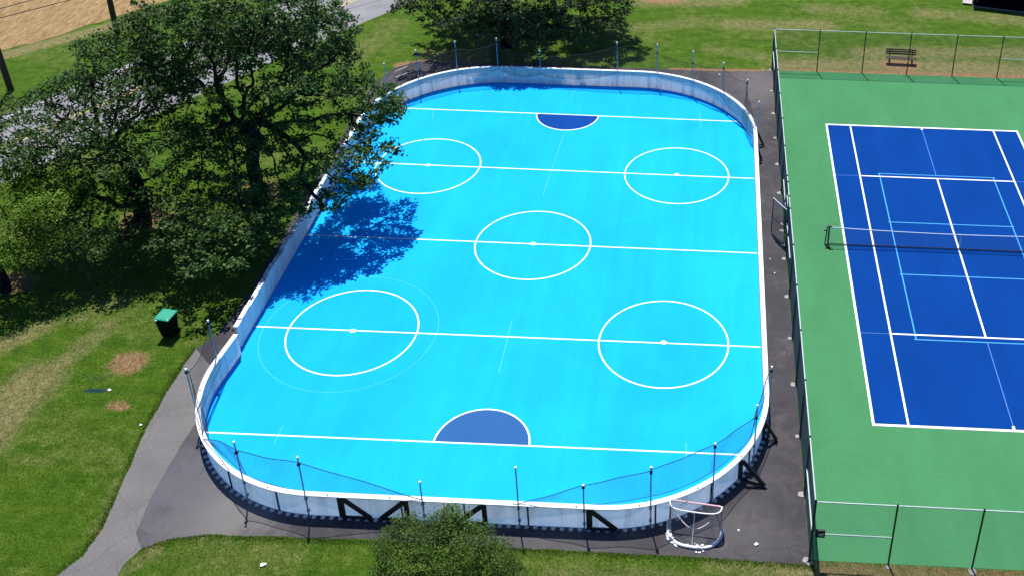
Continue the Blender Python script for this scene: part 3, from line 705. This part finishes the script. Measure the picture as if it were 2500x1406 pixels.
# lock box on the corner post
lb = empty('lock_box', (FX0+.12, FY0-.03, 1.42)); tag(lb, 'small black box on the corner post of the tennis fence', 'lock box')
MB().box(-.02, .30, -.05, .03, -.17, .17).build('casing', M['black'], lb, bevel=.012)
mb = MB(); mb.tube([(.14, -.052, 0), (.14, -.075, 0)], .06, 12); mb.build('dial', M['galv'], lb)
mb = MB(); mb.tube([(.22, -.052, -.06), (.22, -.085, -.06), (.22, -.085, .06), (.22, -.052, .06)], .012, 6); mb.build('handle', M['galv'], lb)

# ------------------------------------------------------------------ park bench beyond the far fence
bn = empty('park_bench', (5.40, 8.35, 0), math.radians(-2)); tag(bn, 'dark brown slatted park bench on bare ground beyond the far tennis fence', 'park bench')
for k, (y, z) in enumerate([(-.20, .44), (-.07, .44), (.06, .44)]): MB().box(-.97, .97, y-.055, y+.055, z-.02, z+.02).build('seat_slat', M['wood'], bn)
for k, z in enumerate([.60, .74, .88]):
    mb = MB(); y = .19+(z-.5)*.22; mb.obox((0, y, z), (.97, 0, 0), (0, .018, .004), (0, -.012, .052)); mb.build('back_slat', M['wood'], bn)
for x in (-.72, .72):
    mb = MB(); mb.bar((x, -.2, 0), (x, -.2, .42), .05, .05, up=(0, 1, 0)); mb.bar((x, .14, 0), (x, .30, .93), .05, .05, up=(1, 0, 0)); mb.bar((x, -.24, .40), (x, .22, .40), .05, .04)
    mb.build('leg_frame', M['binblack'], bn)

# ------------------------------------------------------------------ wheeled bin on the lawn
bi = empty('wheeled_bin', (-29.52, -20.30, 0), math.radians(-8)); tag(bi, 'black wheeled bin with a green lid standing on the lawn beside the tree shade', 'bin')
mb = MB(); n0 = []
for z, sx, sy, oy in ((.06, .24, .25, 0), (.9, .305, .33, -.01), (1.0, .31, .34, -.01), (1.0, .335, .365, -.01), (1.05, .335, .365, -.01)):
    for i, j in ((-1, -1), (1, -1), (1, 1), (-1, 1)): n0.append((i*sx, j*sy+oy, z))
mb.add(n0, [(3, 2, 1, 0), (16, 17, 18, 19)]+[(4*k+i, 4*k+(i+1) % 4, 4*k+4+(i+1) % 4, 4*k+4+i) for k in range(4) for i in range(4)])
mb.build('body', M['binblack'], bi, bevel=.02)
mb = MB(); mb.add([(-.35, -.38, 1.055), (.35, -.38, 1.055), (.35, .38, 1.055), (-.35, .38, 1.055), (-.33, -.36, 1.09), (.33, -.36, 1.09), (.33, .36, 1.09), (-.33, .36, 1.09), (-.25, -.27, 1.125), (.25, -.27, 1.125), (.25, .27, 1.125), (-.25, .27, 1.125)],
    [(3, 2, 1, 0), (0, 1, 5, 4), (1, 2, 6, 5), (2, 3, 7, 6), (3, 0, 4, 7), (4, 5, 9, 8), (5, 6, 10, 9), (6, 7, 11, 10), (7, 4, 8, 11), (8, 9, 10, 11)])
mb.build('lid', M['lid'], bi, bevel=.012)
mb = MB(); mb.tube([(-.24, .36, .98), (-.24, .45, .99), (.24, .45, .99), (.24, .36, .98)], .02, 6); mb.build('handle', M['binblack'], bi)
for x in (-.27, .27):
    mb = MB(); mb.tube([(x-.03, .22, .11), (x+.03, .22, .11)], .11, 16); mb.build('wheel', M['binblack'], bi)
MB().box(-.26, -.17, -.402, -.378, .99, 1.06).build('sticker', M['paper'], bi)

# ------------------------------------------------------------------ hockey goal outside the near boards, back towards us
hgp = empty('hockey_goal', (0, 0, 0)); tag(hgp, 'white hockey goal with faded red crossbar and torn net behind the near boards', 'hockey goal')
A1, A2 = np.array([-7.74, -29.50]), np.array([-5.93, -29.55]); TZ = 1.18
A1 = np.array(G2(1637, 1219, TZ)); A2 = np.array(G2(1763, 1236, TZ))
ex = (A2-A1); GW = np.linalg.norm(ex); ex /= GW; ey = np.array([ex[1], -ex[0]])
def gq(u, v, z): q_ = A1+ex*u*GW+ey*v; return (q_[0], q_[1], z)
mb = MB(); mb.tube([gq(0, 0, .03), gq(0, 0, TZ-.06), gq(.03, 0, TZ), gq(.97, 0, TZ), gq(1, 0, TZ-.06), gq(1, 0, .03)], .028, 8); mb.build('front_frame', M['red'], hgp)
def top_back(t): # t 0..1 round the shallow U at the top
    a = math.pi*t; return (.5-.5*math.copysign(abs(math.cos(a))**.55, math.cos(a)), .40*abs(math.sin(a))**.6)
def bot_back(t):
    a = math.pi*t; return (.5-.53*math.copysign(abs(math.cos(a))**.75, math.cos(a)), .92*abs(math.sin(a))**.8)
ts = [i/24 for i in range(25)]
mb = MB(); mb.tube([gq(*top_back(t), TZ) for t in ts], .024, 8); mb.build('top_frame', M['whitepaint'], hgp)
mb = MB(); mb.tube([gq(*bot_back(t), .06) for t in ts], .055, 8); mb.build('base_padding', M['pad'], hgp)
mb = MB(); mb.tube([gq(.5, .40, TZ), gq(.5, .62, .6), gq(.5, .90, .08)], .016, 6)
mb.tube([gq(.5+.34*k/6, .57-.42*(abs(k)/6)**1.6+.04, .58+.13*(abs(k)/6)**2) for k in range(-6, 6)], .016, 6); mb.build('back_support', M['whitepaint'], hgp)
def goal_net(u, v):
    out = []
    for a, b in zip(u, v):
        t0 = top_back(a); t1 = bot_back(a); cz = 1-b
        x = t0[0]*(1-cz)+t1[0]*cz; y = t0[1]*(1-cz)+t1[1]*cz-.12*math.sin(math.pi*cz)*(.6+.4*math.sin(7*a)); out.append(gq(x, y-.02, TZ*b+.05*(1-b)))
    return np.array(out)
net_mesh(goal_net, 70, 32, .0030, 'net', M['netw'], hgp, 40, 10)
net_mesh(lambda u, v: np.array([gq(top_back(a)[0], top_back(a)[1]*b, TZ-.04*math.sin(math.pi*b)) for a, b in zip(u, v)]), 48, 10, .0024, 'top_net', M['netw'], hgp, 30, 5)
r5 = random.Random(8); mb = MB()
for k in range(38):
    t = r5.uniform(.06, .6); p = bot_back(t); sc = r5.uniform(.02, .055); q_ = gq(p[0]+r5.uniform(-.015, .015), p[1]+r5.uniform(-.10, .08) if k > 10 else p[1]+r5.uniform(.06, .18), r5.uniform(.01, .16) if k > 10 else .03)
    mb.obox(q_, (sc, r5.uniform(-.02, .02), 0), (r5.uniform(-.02, .02), sc*.7, 0), (0, 0, sc*.5))
tag(mb.build('torn_padding', M['pad'], hgp), kind='stuff')

# ------------------------------------------------------------------ pipe rail near the far corner
pr = empty('pipe_rail', (0, 0, 0)); tag(pr, 'bent white pipe rail standing outside the far left corner of the rink', 'handrail')
q0, q1 = G(966, 206), G(1030, 190)
P_ = [(q0[0], q0[1], 0), (q0[0], q0[1], .72), (q0[0]+.1, q0[1]+.06, .86), (q1[0]-.2, q1[1]+.05, .98), (q1[0], q1[1], .88), (q1[0], q1[1], 0)]
mb = MB(); mb.tube(P_, .03, 8); mb.build('rail_pipe', M['galv'], pr); mb = MB(); mb.tube([(q0[0], q0[1], .45), (q1[0], q1[1], .62)], .022, 8); mb.build('lower_rail', M['galv'], pr)

# ------------------------------------------------------------------ utility poles and overhead cables
for (px, py, h, tx, ty, lab) in ((27, 222, 9.5, -.30, .1, 'dark wooden utility pole at the left edge beside the road'), (286, 82, 9.5, .12, .1, 'dark wooden utility pole standing behind the tree crowns by the straw field')):
    b0 = G(px, py); up = empty('utility_pole', (b0[0], b0[1], 0)); tag(up, lab, 'utility pole', 'utility poles along the road')
    mb = MB(); mb.tube([(0, 0, -.1), (tx*.5, ty*.5, h*.5), (tx, ty, h)], [.19, .165, .13], 12); mb.build('shaft', M['polewood'], up, smooth=True)
    mb = MB(); mb.bar((tx-1.1, ty-.5, h-.5), (tx+1.1, ty+.5, h-.5), .1, .12); ca = mb.build('crossarm', M['polewood'], up)
    for k in (-.9, -.3, .3, .9):
        mb = MB(); mb.tube([(tx+k, ty+k*.45, h-.43), (tx+k, ty+k*.45, h-.25)], [.05, .03], 8); mb.build('insulator', M['plank'], ca)
for (a, b, lab) in (((0, 22), (83, 0), 'upper thin black cable crossing above the straw field'), ((0, 45), (176, 0), 'lower thin black cable crossing above the straw field')):
    p, q_ = np.array(G(*a, 5.0)), np.array(G(*b, 5.0)); d = q_-p; pts = [p+d*t_+np.array([0, 0, .006*(t_*np.linalg.norm(d))**2*.2]) for t_ in np.linspace(-6, 7, 40)]
    mb = MB(); mb.tube([tuple(v) for v in pts], .025, 5); o = mb.build('overhead_cable', M['rope']); tag(o, lab, 'cable', 'overhead cables')

# ------------------------------------------------------------------ pavilion in the top right corner
pv = empty('pavilion', (11.2, 18.3, 0), math.radians(-13.5)); tag(pv, 'dark shaded open pavilion at the top right corner with a pale plank step', 'pavilion')
MB().box(.72, 13, .0, 9, -.05, .10).build('floor', M['shadefloor'], pv)
MB().box(.70, 13, -.05, -.004, .0, .07).build('floor_edge', M['concrete'], pv)
mb = MB()
for k in range(5): mb.box(.0, .66, .10+k*.30, .37+k*.30, .10, .15)
mb.build('plank_step', M['plank'], pv); MB().box(.05, .62, .14, 1.5, 0, .10).build('step_base', M['shadefloor'], pv)
mb = MB(); mb.add([(.35, -.3+.4, 2.5), (13.4, .1, 2.5), (13.4, 9.5, 2.5), (.35, 9.5, 2.5), (.35, .1, 2.62), (13.4, .1, 2.62), (13.4, 9.5, 2.62), (.35, 9.5, 2.62), (3.6, 4.8, 4.2), (10.2, 4.8, 4.2)],
    [(3, 2, 1, 0), (0, 1, 5, 4), (1, 2, 6, 5), (2, 3, 7, 6), (3, 0, 4, 7), (4, 5, 9, 8), (5, 6, 9), (6, 7, 8, 9), (7, 4, 8)]); mb.build('roof', M['roof'], pv)
for x in (1.0, 7, 12.8):
    for y in (.6, 8.6): MB().box(x-.08, x+.08, y-.08, y+.08, .1, 2.5).build('post', M['wood'], pv)

# ------------------------------------------------------------------ litter
LIT = [((268, 953), 'white scrap of paper beside the blue paint stain on the lawn'), ((344, 1038), 'white scrap of paper on the lawn at the edge of the path'), ((643, 1379), 'crumpled white paper on the lower lawn'),
       ((1846, 1329), 'pale torn card on the asphalt at the lower right'), ((1756, 184), 'white scrap at the far edge of the asphalt'), ((1803, 1295), 'small pale scrap on the asphalt near the hockey goal'),
       ((1880, 634), 'white scrap on the narrow asphalt strip just past the gate'), ((1891, 668), 'tiny turquoise scrap on the narrow asphalt strip')]
for k, (p, lab) in enumerate(LIT):
    c = G(*p); r_ = random.Random(k+50); sz = (.09, .07, .12, .09, .08, .05, .045, .045)[k]; n = 4; vs = []; fs = []
    for i in range(n):
        for j in range(n): vs.append(((i/(n-1)-.5)*sz*1.6+r_.uniform(-.01, .01), (j/(n-1)-.5)*sz+r_.uniform(-.01, .01), .03+r_.uniform(0, .4)*sz))
    for i in range(n-1):
        for j in range(n-1): a = i*n+j; fs.append((a, a+n, a+n+1, a+1))
    o = MB().add(vs, fs).build('paper_scrap', M['paper']); o.location = (c[0], c[1], 0); o.rotation_euler = (0, 0, r_.uniform(0, 3)); tag(o, lab, 'litter', 'scraps of litter')

# ------------------------------------------------------------------ trees
def leaves(points, normals_up, n_per, spread, size, rng, flat=.6):
    m = len(points)*n_per; C_ = np.repeat(points, n_per, 0)+rng.normal(0, 1, (m, 3))*np.array([spread, spread, spread*flat])
    s_ = size*rng.uniform(.6, 1.35, (m, 1))
    a = rng.uniform(0, 2*np.pi, m); tilt = rng.normal(0, .55, m)
    d = np.stack([np.cos(a)*np.cos(tilt), np.sin(a)*np.cos(tilt), np.sin(tilt)], 1)
    n_ = rng.normal(0, .6, (m, 3)); n_[:, 2] += 1.0; n_ /= np.linalg.norm(n_, axis=1, keepdims=True)
    sd = np.cross(d, n_); sd /= np.linalg.norm(sd, axis=1, keepdims=True)+1e-9; nn = np.cross(sd, d)
    V = np.stack([C_-d*s_*.5, C_+sd*s_*.30+nn*s_*.10, C_+d*s_*.5, C_-sd*s_*.30+nn*s_*.10], 1).reshape(-1, 3)
    i = np.arange(m)*4; return V, np.stack([i, i+1, i+2, i+3], 1)
def grow(base, trunk, att, step, infl, kill, rng, maxit=140):
    """space colonisation; trunk = list of points; returns nodes, parents"""
    N = [np.array(p, float) for p in trunk]; par = [-1]+list(range(len(trunk)-1))
    att = att.copy(); nd = np.full(len(att), 1e9); ni = np.zeros(len(att), int)
    def upd(i0):
        for k in range(i0, len(N)):
            dd = np.linalg.norm(att-N[k], axis=1); m_ = dd < nd; nd[m_] = dd[m_]; ni[m_] = k
    upd(0)
    for it in range(maxit):
        alive = nd < infl
        if it < 6: alive = nd < infl*4
        if not alive.any(): alive = nd < max(infl, nd.min()*1.15)
        if nd.min() > 9: break
        i0 = len(N); dirs = {}
        for k in np.unique(ni[alive]):
            sel = alive & (ni == k); v = att[sel]-N[k]; v /= np.linalg.norm(v, axis=1, keepdims=True)+1e-9; v = v.sum(0); L = np.linalg.norm(v)
            if L < 1e-3: continue
            v = v/L+rng.normal(0, .12, 3)+np.array([0, 0, .04]); v /= np.linalg.norm(v); q_ = N[k]+v*step
            N.append(q_); par.append(k)
        if len(N) == i0: break
        upd(i0); keep = nd > kill; att = att[keep]; nd = nd[keep]; ni = ni[keep]
        if len(att) == 0 or len(N) > 9000: break
    return np.array(N), np.array(par)
def tree(name, label, cat, base, trunk_top, blobs, n_att, leafmat, group=None, n_leaf=26, leaf=.15, spread=.24, step=.34, r_tip=.011, expo=2.35, seed=1, rmin_leaf=.03, lean=(0, 0), trunk_r=None, surf=.55, clump=0.0):
    rng = np.random.default_rng(seed); base = np.array(base, float)
    root = empty(name, tuple(base)); tag(root, label, cat, group)
    att = []; vol = np.array([b[3]**2 for b in blobs]); vol = vol/vol.sum()
    for b, v in zip(blobs, vol):
        k = max(5, int(n_att*v)); d = rng.normal(0, 1, (k, 3)); d /= np.linalg.norm(d, axis=1, keepdims=True); r = b[3]*rng.uniform(surf, 1, (k, 1))
        fl = b[4] if len(b) > 4 else .7
        att.append(np.array(b[:3])+d*r*np.array([1, 1, fl]))
    att = np.concatenate(att)-base; att = att[att[:, 2] > .8]
    tt = np.array(trunk_top); k = max(3, int(np.linalg.norm(tt)/step)); tr = [tt*f+np.array([.06*math.sin(f*5), .05*math.cos(f*4)-.05, 0]) for f in np.linspace(0, 1, k)]
    N, par = grow(base, tr, att, step, step*5, step*1.25, rng)
    w_ = np.zeros(len(N)); ch = np.zeros(len(N), int)
    for i in range(len(N)-1, 0, -1):
        if ch[i] == 0: w_[i] += r_tip**expo
        w_[par[i]] += w_[i]; ch[par[i]] += 1
    R = w_**(1/expo)
    if trunk_r: R = R*np.clip(1+(trunk_r/R[0]-1)*(R/R[0]), .5, 3)
    R[0] *= 1.35
    idx = np.arange(1, len(N)); big = R[par[idx]] > .05
    Vs, Fs, o_ = [], [], 0
    for msk, ns in ((big, 8), (~big, 4)):
        ii = idx[msk]
        if len(ii) == 0: continue
        V, F_ = tubes_np(N[par[ii]], N[ii]+(N[ii]-N[par[ii]])*.12, R[par[ii]] if ns == 4 else np.minimum(R[par[ii]], R[ii]*1.25+.01), R[ii], ns); Vs.append(V); Fs.append(F_+o_); o_ += len(V)
    link_mesh('trunk', np_mesh('trunk', np.concatenate(Vs), np.concatenate(Fs), True), M['bark'], root)
    tips = N[(R < rmin_leaf) & (np.arange(len(N)) > len(tr))]
    if clump:
        sel = []; cell = {}
        for p in tips[rng.permutation(len(tips))]:      # thin the tips to bunches that keep their distance
            k = tuple(np.floor(p/clump).astype(int))
            if any(np.linalg.norm(p-q_) < clump for dx in (-1, 0, 1) for dy in (-1, 0, 1) for dz in (-1, 0, 1) for q_ in cell.get((k[0]+dx, k[1]+dy, k[2]+dz), [])): continue
            cell.setdefault(k, []).append(p); sel.append(p)
        tips = np.array(sel)
    V, F_ = leaves(tips, None, n_leaf, spread, leaf, rng)
    link_mesh('crown', np_mesh('crown', V, F_), M[leafmat], root)
    print(name, 'nodes', len(N), 'tips', len(tips), 'leaves', len(F_), 'trunk r', round(float(R[0]), 2))
    return root
def crown_blobs(c, rx, ry, rz, n, rb_, rng, zmin=1.5, shell=.55):
    out = []
    while len(out) < n:
        d = rng.normal(0, 1, 3); d /= np.linalg.norm(d); r = rng.uniform(shell, 1)**.8
        p = np.array(c)+d*r*np.array([rx, ry, rz])
        if p[2] < zmin: continue
        if any(np.linalg.norm((p-q_[:3])) < rb_*.95 for q_ in out) and rng.uniform() < .8: continue
        out.append((p[0], p[1], p[2], rb_*rng.uniform(.75, 1.25), .6))
    return out
rA = np.random.default_rng(21)
def pb(lst, dx=0, dy=0): return [(G(x, y, z)[0]+dx, G(x, y, z)[1]+dy, z, r, .6) for x, y, z, r in lst]
bB = (-29.6, -10.1); bA = (-34.55, -12.3)
blobsB = pb([(600, 20, 11.5, 1.9), (700, 30, 11, 1.8), (790, 35, 9.4, 1.3), (840, 70, 7.6, 1.1), (820, 120, 7.6, 1.2), (720, 110, 9.0, 1.4), (560, 90, 10.5, 1.4), (470, 30, 11.5, 1.5), (380, 40, 10.5, 1.4), (320, 70, 9.5, 1.0),
    (860, 190, 6.2, 1.2), (790, 210, 7.0, 1.4), (700, 210, 8.5, 1.3), (610, 150, 9.5, 1.2), (450, 110, 9.5, 1.1), (520, 190, 8, 1.2), (930, 240, 6.4, 1.2), (962, 245, 6.2, .6), (880, 280, 5.2, 1.0), (940, 300, 5.4, .7), (780, 300, 5.8, 1.1), (690, 290, 6.5, 1.4),
    (920, 370, 4.4, 1.1), (850, 370, 5, 1.0), (870, 440, 3.8, 1.1), (790, 400, 4.8, 1.0), (810, 480, 3.3, 1.0), (740, 430, 4.5, .9), (650, 360, 5.5, 1.2), (570, 300, 6, 1.3), (540, 400, 5, 1.2), (600, 450, 4.2, 1.2), (680, 490, 3.2, 1.1), (740, 520, 2.9, .9),
    (490, 470, 4, 1.2), (520, 560, 3.2, 1.1), (590, 560, 3.0, 1.0), (660, 560, 2.6, .8), (560, 230, 7.4, 1.2), (650, 250, 7.4, 1.2), (480, 330, 6, 1.2), (620, 520, 3.4, 1.1), (700, 370, 5.2, 1.2), (740, 180, 7.6, 1.2), (660, 80, 10.4, 1.4), (560, 500, 3.6, 1.0), (430, 560, 3.0, .9), (720, 470, 3.6, .9), (480, 640, 2.6, .9), (560, 640, 2.6, .8)])
blobsB += [(bB[0]+x, bB[1]+y, z, r, .6) for x, y, z, r in ((0, 3, 8, 2), (2, 4.5, 6.5, 1.8), (-2.5, 3.5, 7, 1.8), (0, 0, 9.5, 2), (-3, 0, 7.5, 1.8), (7.0, 1.6, 5.0, 1.0), (6.4, -.6, 4.8, .9), (5, 1.5, 5.4, 1.2))]
tB = G(620, 385, 2.7); tA = G(338, 440, 2.3)
tree('oak_tree', 'broad dark green tree overhanging the left boards of the rink', 'tree', (bB[0], bB[1], 0), (tB[0]-bB[0], tB[1]-bB[1], 2.7), blobsB, 5400, 'leafA', 'large trees beside the rink', seed=3, trunk_r=.34, n_leaf=60, leaf=.18, spread=.18, clump=.44)
blobsA = pb([(250, 120, 9, 1.5), (310, 130, 9, 1.3), (400, 160, 8.5, 1.5), (240, 200, 7.8, 1.4), (330, 220, 7.8, 1.7), (420, 240, 7.2, 1.4), (160, 200, 7.2, .9), (110, 230, 6.8, 1.0), (180, 290, 6.4, 1.3), (270, 300, 6.6, 1.6), (350, 320, 6.2, 1.6), (450, 330, 5.6, 1.2),
    (40, 250, 6.0, 1.0), (20, 340, 5.4, 1.1), (90, 330, 5.6, 1.2), (50, 400, 4.8, 1.3), (130, 390, 5.0, 1.2), (210, 380, 5.2, 1.3), (100, 440, 4.2, 1.0), (170, 470, 3.8, 1.1), (240, 450, 4.2, 1.1), (300, 480, 3.5, 1.0), (400, 520, 3.2, 1.0), (350, 450, 4.2, 1.1), (330, 570, 2.4, .8), (370, 500, 3.4, .9), (60, 360, 6, 1.0), (440, 420, 4.6, 1.1), (300, 400, 5.4, 1.2), (190, 540, 3.2, 1.0),
    (270, 530, 3.2, 1.1), (430, 500, 3.6, 1.1), (-40, 380, 5, 1.4), (-40, 300, 6, 1.4), (30, 300, 5.8, 1.0), (70, 290, 6.0, .9), (20, 410, 4.8, 1.0), (150, 340, 5.8, 1.0), (420, 580, 2.8, 1.0), (250, 600, 2.5, .8)])
blobsA += [(bA[0]+x, bA[1]+y, z, r, .6) for x, y, z, r in ((0, 2, 8, 1.8), (2, 1, 7, 1.8), (-2, 1, 7, 1.5), (3, -2, 5.6, 1.7), (0, -2, 6.2, 1.7), (5, 0, 5, 1.5))]
tree('oak_tree', 'dark open-crowned tree with spreading limbs in front of the road at left', 'tree', (bA[0], bA[1], 0), (tA[0]-bA[0], tA[1]-bA[1], 2.3), blobsA, 4900, 'leafA', 'large trees beside the rink', seed=5, trunk_r=.40, n_leaf=46, leaf=.17, spread=.19, clump=.38)
bC = G(14, 708)
blobsC = crown_blobs((bC[0]+.4, bC[1]+1.2, 3.4), 3.6, 3.0, 1.7, 18, 1.1, rA, 1.5)+pb([(60, 470, 3.6, .9), (110, 520, 3.2, .9), (40, 520, 3.6, 1.1), (20, 600, 2.6, 1.0), (90, 590, 2.4, .9)])
tree('lime_tree', 'small yellow-green tree at the left edge of the lawn', 'tree', (bC[0], bC[1], 0), (.1, .1, 1.4), blobsC, 1800, 'leafC', None, n_leaf=30, leaf=.12, spread=.2, step=.26, seed=8, trunk_r=.2)
bD = (-20.3, 8.9)
blobsD = crown_blobs((bD[0]+.6, bD[1]+3.0, 7.0), 6.9, 5.0, 4.4, 46, 1.9, rA, 2.8)+pb([(985, 15, 4.2, 1.0), (1030, 30, 3.8, 1.0), (1070, 10, 4.2, 1.2), (1130, 50, 3.4, 1.0), (1180, 20, 4, 1.3), (1170, 75, 2.9, .8), (1280, 50, 3.4, 1.2), (1340, 30, 3.8, 1.3), (1340, 85, 2.7, .9), (1400, 60, 3.2, 1.1),
    (1420, 20, 4, 1.3), (1480, 45, 3.6, 1.0), (1510, 20, 4.1, 1.1), (1530, 5, 4.5, 1.0), (1240, 15, 4.4, 1.3), (1390, 95, 2.4, .7), (1290, 95, 2.5, .7), (1110, 20, 3.9, 1.3), (1090, 60, 3.2, .8), (1210, 50, 3.3, 1.1), (1230, 80, 2.8, .8), (1200, 0, 4.6, 1.4), (1310, 70, 3.0, 1.0), (1370, 45, 3.4, 1.2), (1440, 70, 3.0, .8), (1250, 105, 2.4, .6), (1330, 0, 4.6, 1.4), (1460, 0, 4.5, 1.2)])
tree('oak_tree', 'dark tree behind the far boards, its lowest branches hanging at the top of the picture', 'tree', (bD[0], bD[1], 0), (.1, .1, 1.9), blobsD, 6200, 'leafD', 'large trees beside the rink', seed=13, trunk_r=.36, n_leaf=50, leaf=.2, spread=.18, clump=.40)
e0 = G(1088, 1250, 3.1); bE = (float(e0[0]), float(e0[1])-.5)
blobsE = pb([(1055, 1262, 2.8, .22), (1115, 1268, 2.8, .28), (1150, 1285, 2.6, .3), (975, 1275, 2.5, .3), (1190, 1310, 2.4, .3), (930, 1320, 2.2, .35), (1245, 1355, 1.9, .3)])+[(e0[0], e0[1], 3.0, .45, 1.0), (e0[0]+.15, e0[1]-.2, 2.6, .8, .8)]+pb([(1000, 1290, 2.5, .6), (1160, 1300, 2.5, .6), (960, 1330, 2.1, .7), (1050, 1310, 2.5, .8), (1120, 1330, 2.4, .8), (1200, 1350, 2.0, .7), (930, 1390, 1.6, .6), (1010, 1370, 2.0, .8), (1090, 1390, 2.0, .8), (1180, 1400, 1.6, .8), (1240, 1395, 1.5, .6),
    (1100, 1440, 1.5, .9), (1000, 1430, 1.4, .8), (1200, 1440, 1.2, .8), (1270, 1440, 1.0, .7), (920, 1440, 1.0, .7)])
tree('leafy_shrub', 'dense green shrub at the bottom edge in front of the near boards', 'shrub', (bE[0], bE[1], 0), (.02, .02, .5), blobsE, 3200, 'leafE', None, n_leaf=30, leaf=.062, spread=.10, step=.13, r_tip=.005, seed=17, surf=.3, trunk_r=.08)

# ------------------------------------------------------------------ grass tufts on the lawns nearest to the camera and along the edges
def tufts():
    rng = np.random.default_rng(5); P_ = []
    def inpoly(x, y, poly):
        r = np.zeros(len(x), bool); n = len(poly)
        for i in range(n):
            x0, y0 = poly[i]; x1, y1 = poly[(i+1) % n]
            c = ((y0 > y) != (y1 > y)) & (x < (x1-x0)*(y-y0)/(y1-y0+1e-12)+x0); r ^= c
        return r
    n = 260000; x = rng.uniform(-45, 8, n); y = rng.uniform(-35.5, -8, n)
    pe = np.array(resamp(pad[:8]+[(-2.91, -30.45)], .2)); k = rng.integers(0, len(pe), 9000); pe2 = np.array(resamp(LP, .2)); k2 = rng.integers(0, len(pe2), 5000)
    x = np.concatenate([x, pe[k, 0]+rng.normal(0, .1, len(k)), pe2[k2, 0]+rng.normal(-.05, .09, len(k2))]); y = np.concatenate([y, pe[k, 1]-np.abs(rng.normal(0, .13, len(k))), pe2[k2, 1]+rng.normal(0, .1, len(k2))])
    keep = (~inpoly(x, y, pad)) & ~((x > FX0) & (y > FY0-.05)); pathp = list(reversed(LP))+[(-30.0, -35.5), (-26.6, -35.5)]+list(reversed(RP)); keep &= ~inpoly(x, y, pathp)
    keep &= ~((x > IX0-1) & (x < -2.8) & (y > -30.3)) & ((y < -18) | (x < -28)); x, y = x[keep], y[keep]; m = len(x)
    h = rng.uniform(.03, .085, m); a = rng.uniform(0, 6.28, m); wd = rng.uniform(.006, .016, m); lx, ly = rng.normal(0, .03, m), rng.normal(0, .03, m)
    V = np.stack([np.stack([x-np.cos(a)*wd, y-np.sin(a)*wd, 0*x], 1), np.stack([x+np.cos(a)*wd, y+np.sin(a)*wd, 0*x], 1), np.stack([x+lx, y+ly, h], 1)], 1).reshape(-1, 3)
    i = np.arange(m)*3; o = link_mesh('grass', np_mesh('grass', V, np.stack([i, i+1, i+2], 1)), M['blade']); tag(o, 'short green grass blades on the lawn', 'grass', kind='stuff')
M['blade'] = leaf_mat('grass_blade', (.04, .10, .008), (.085, .165, .014), (.20, .22, .06), .45)
tufts()
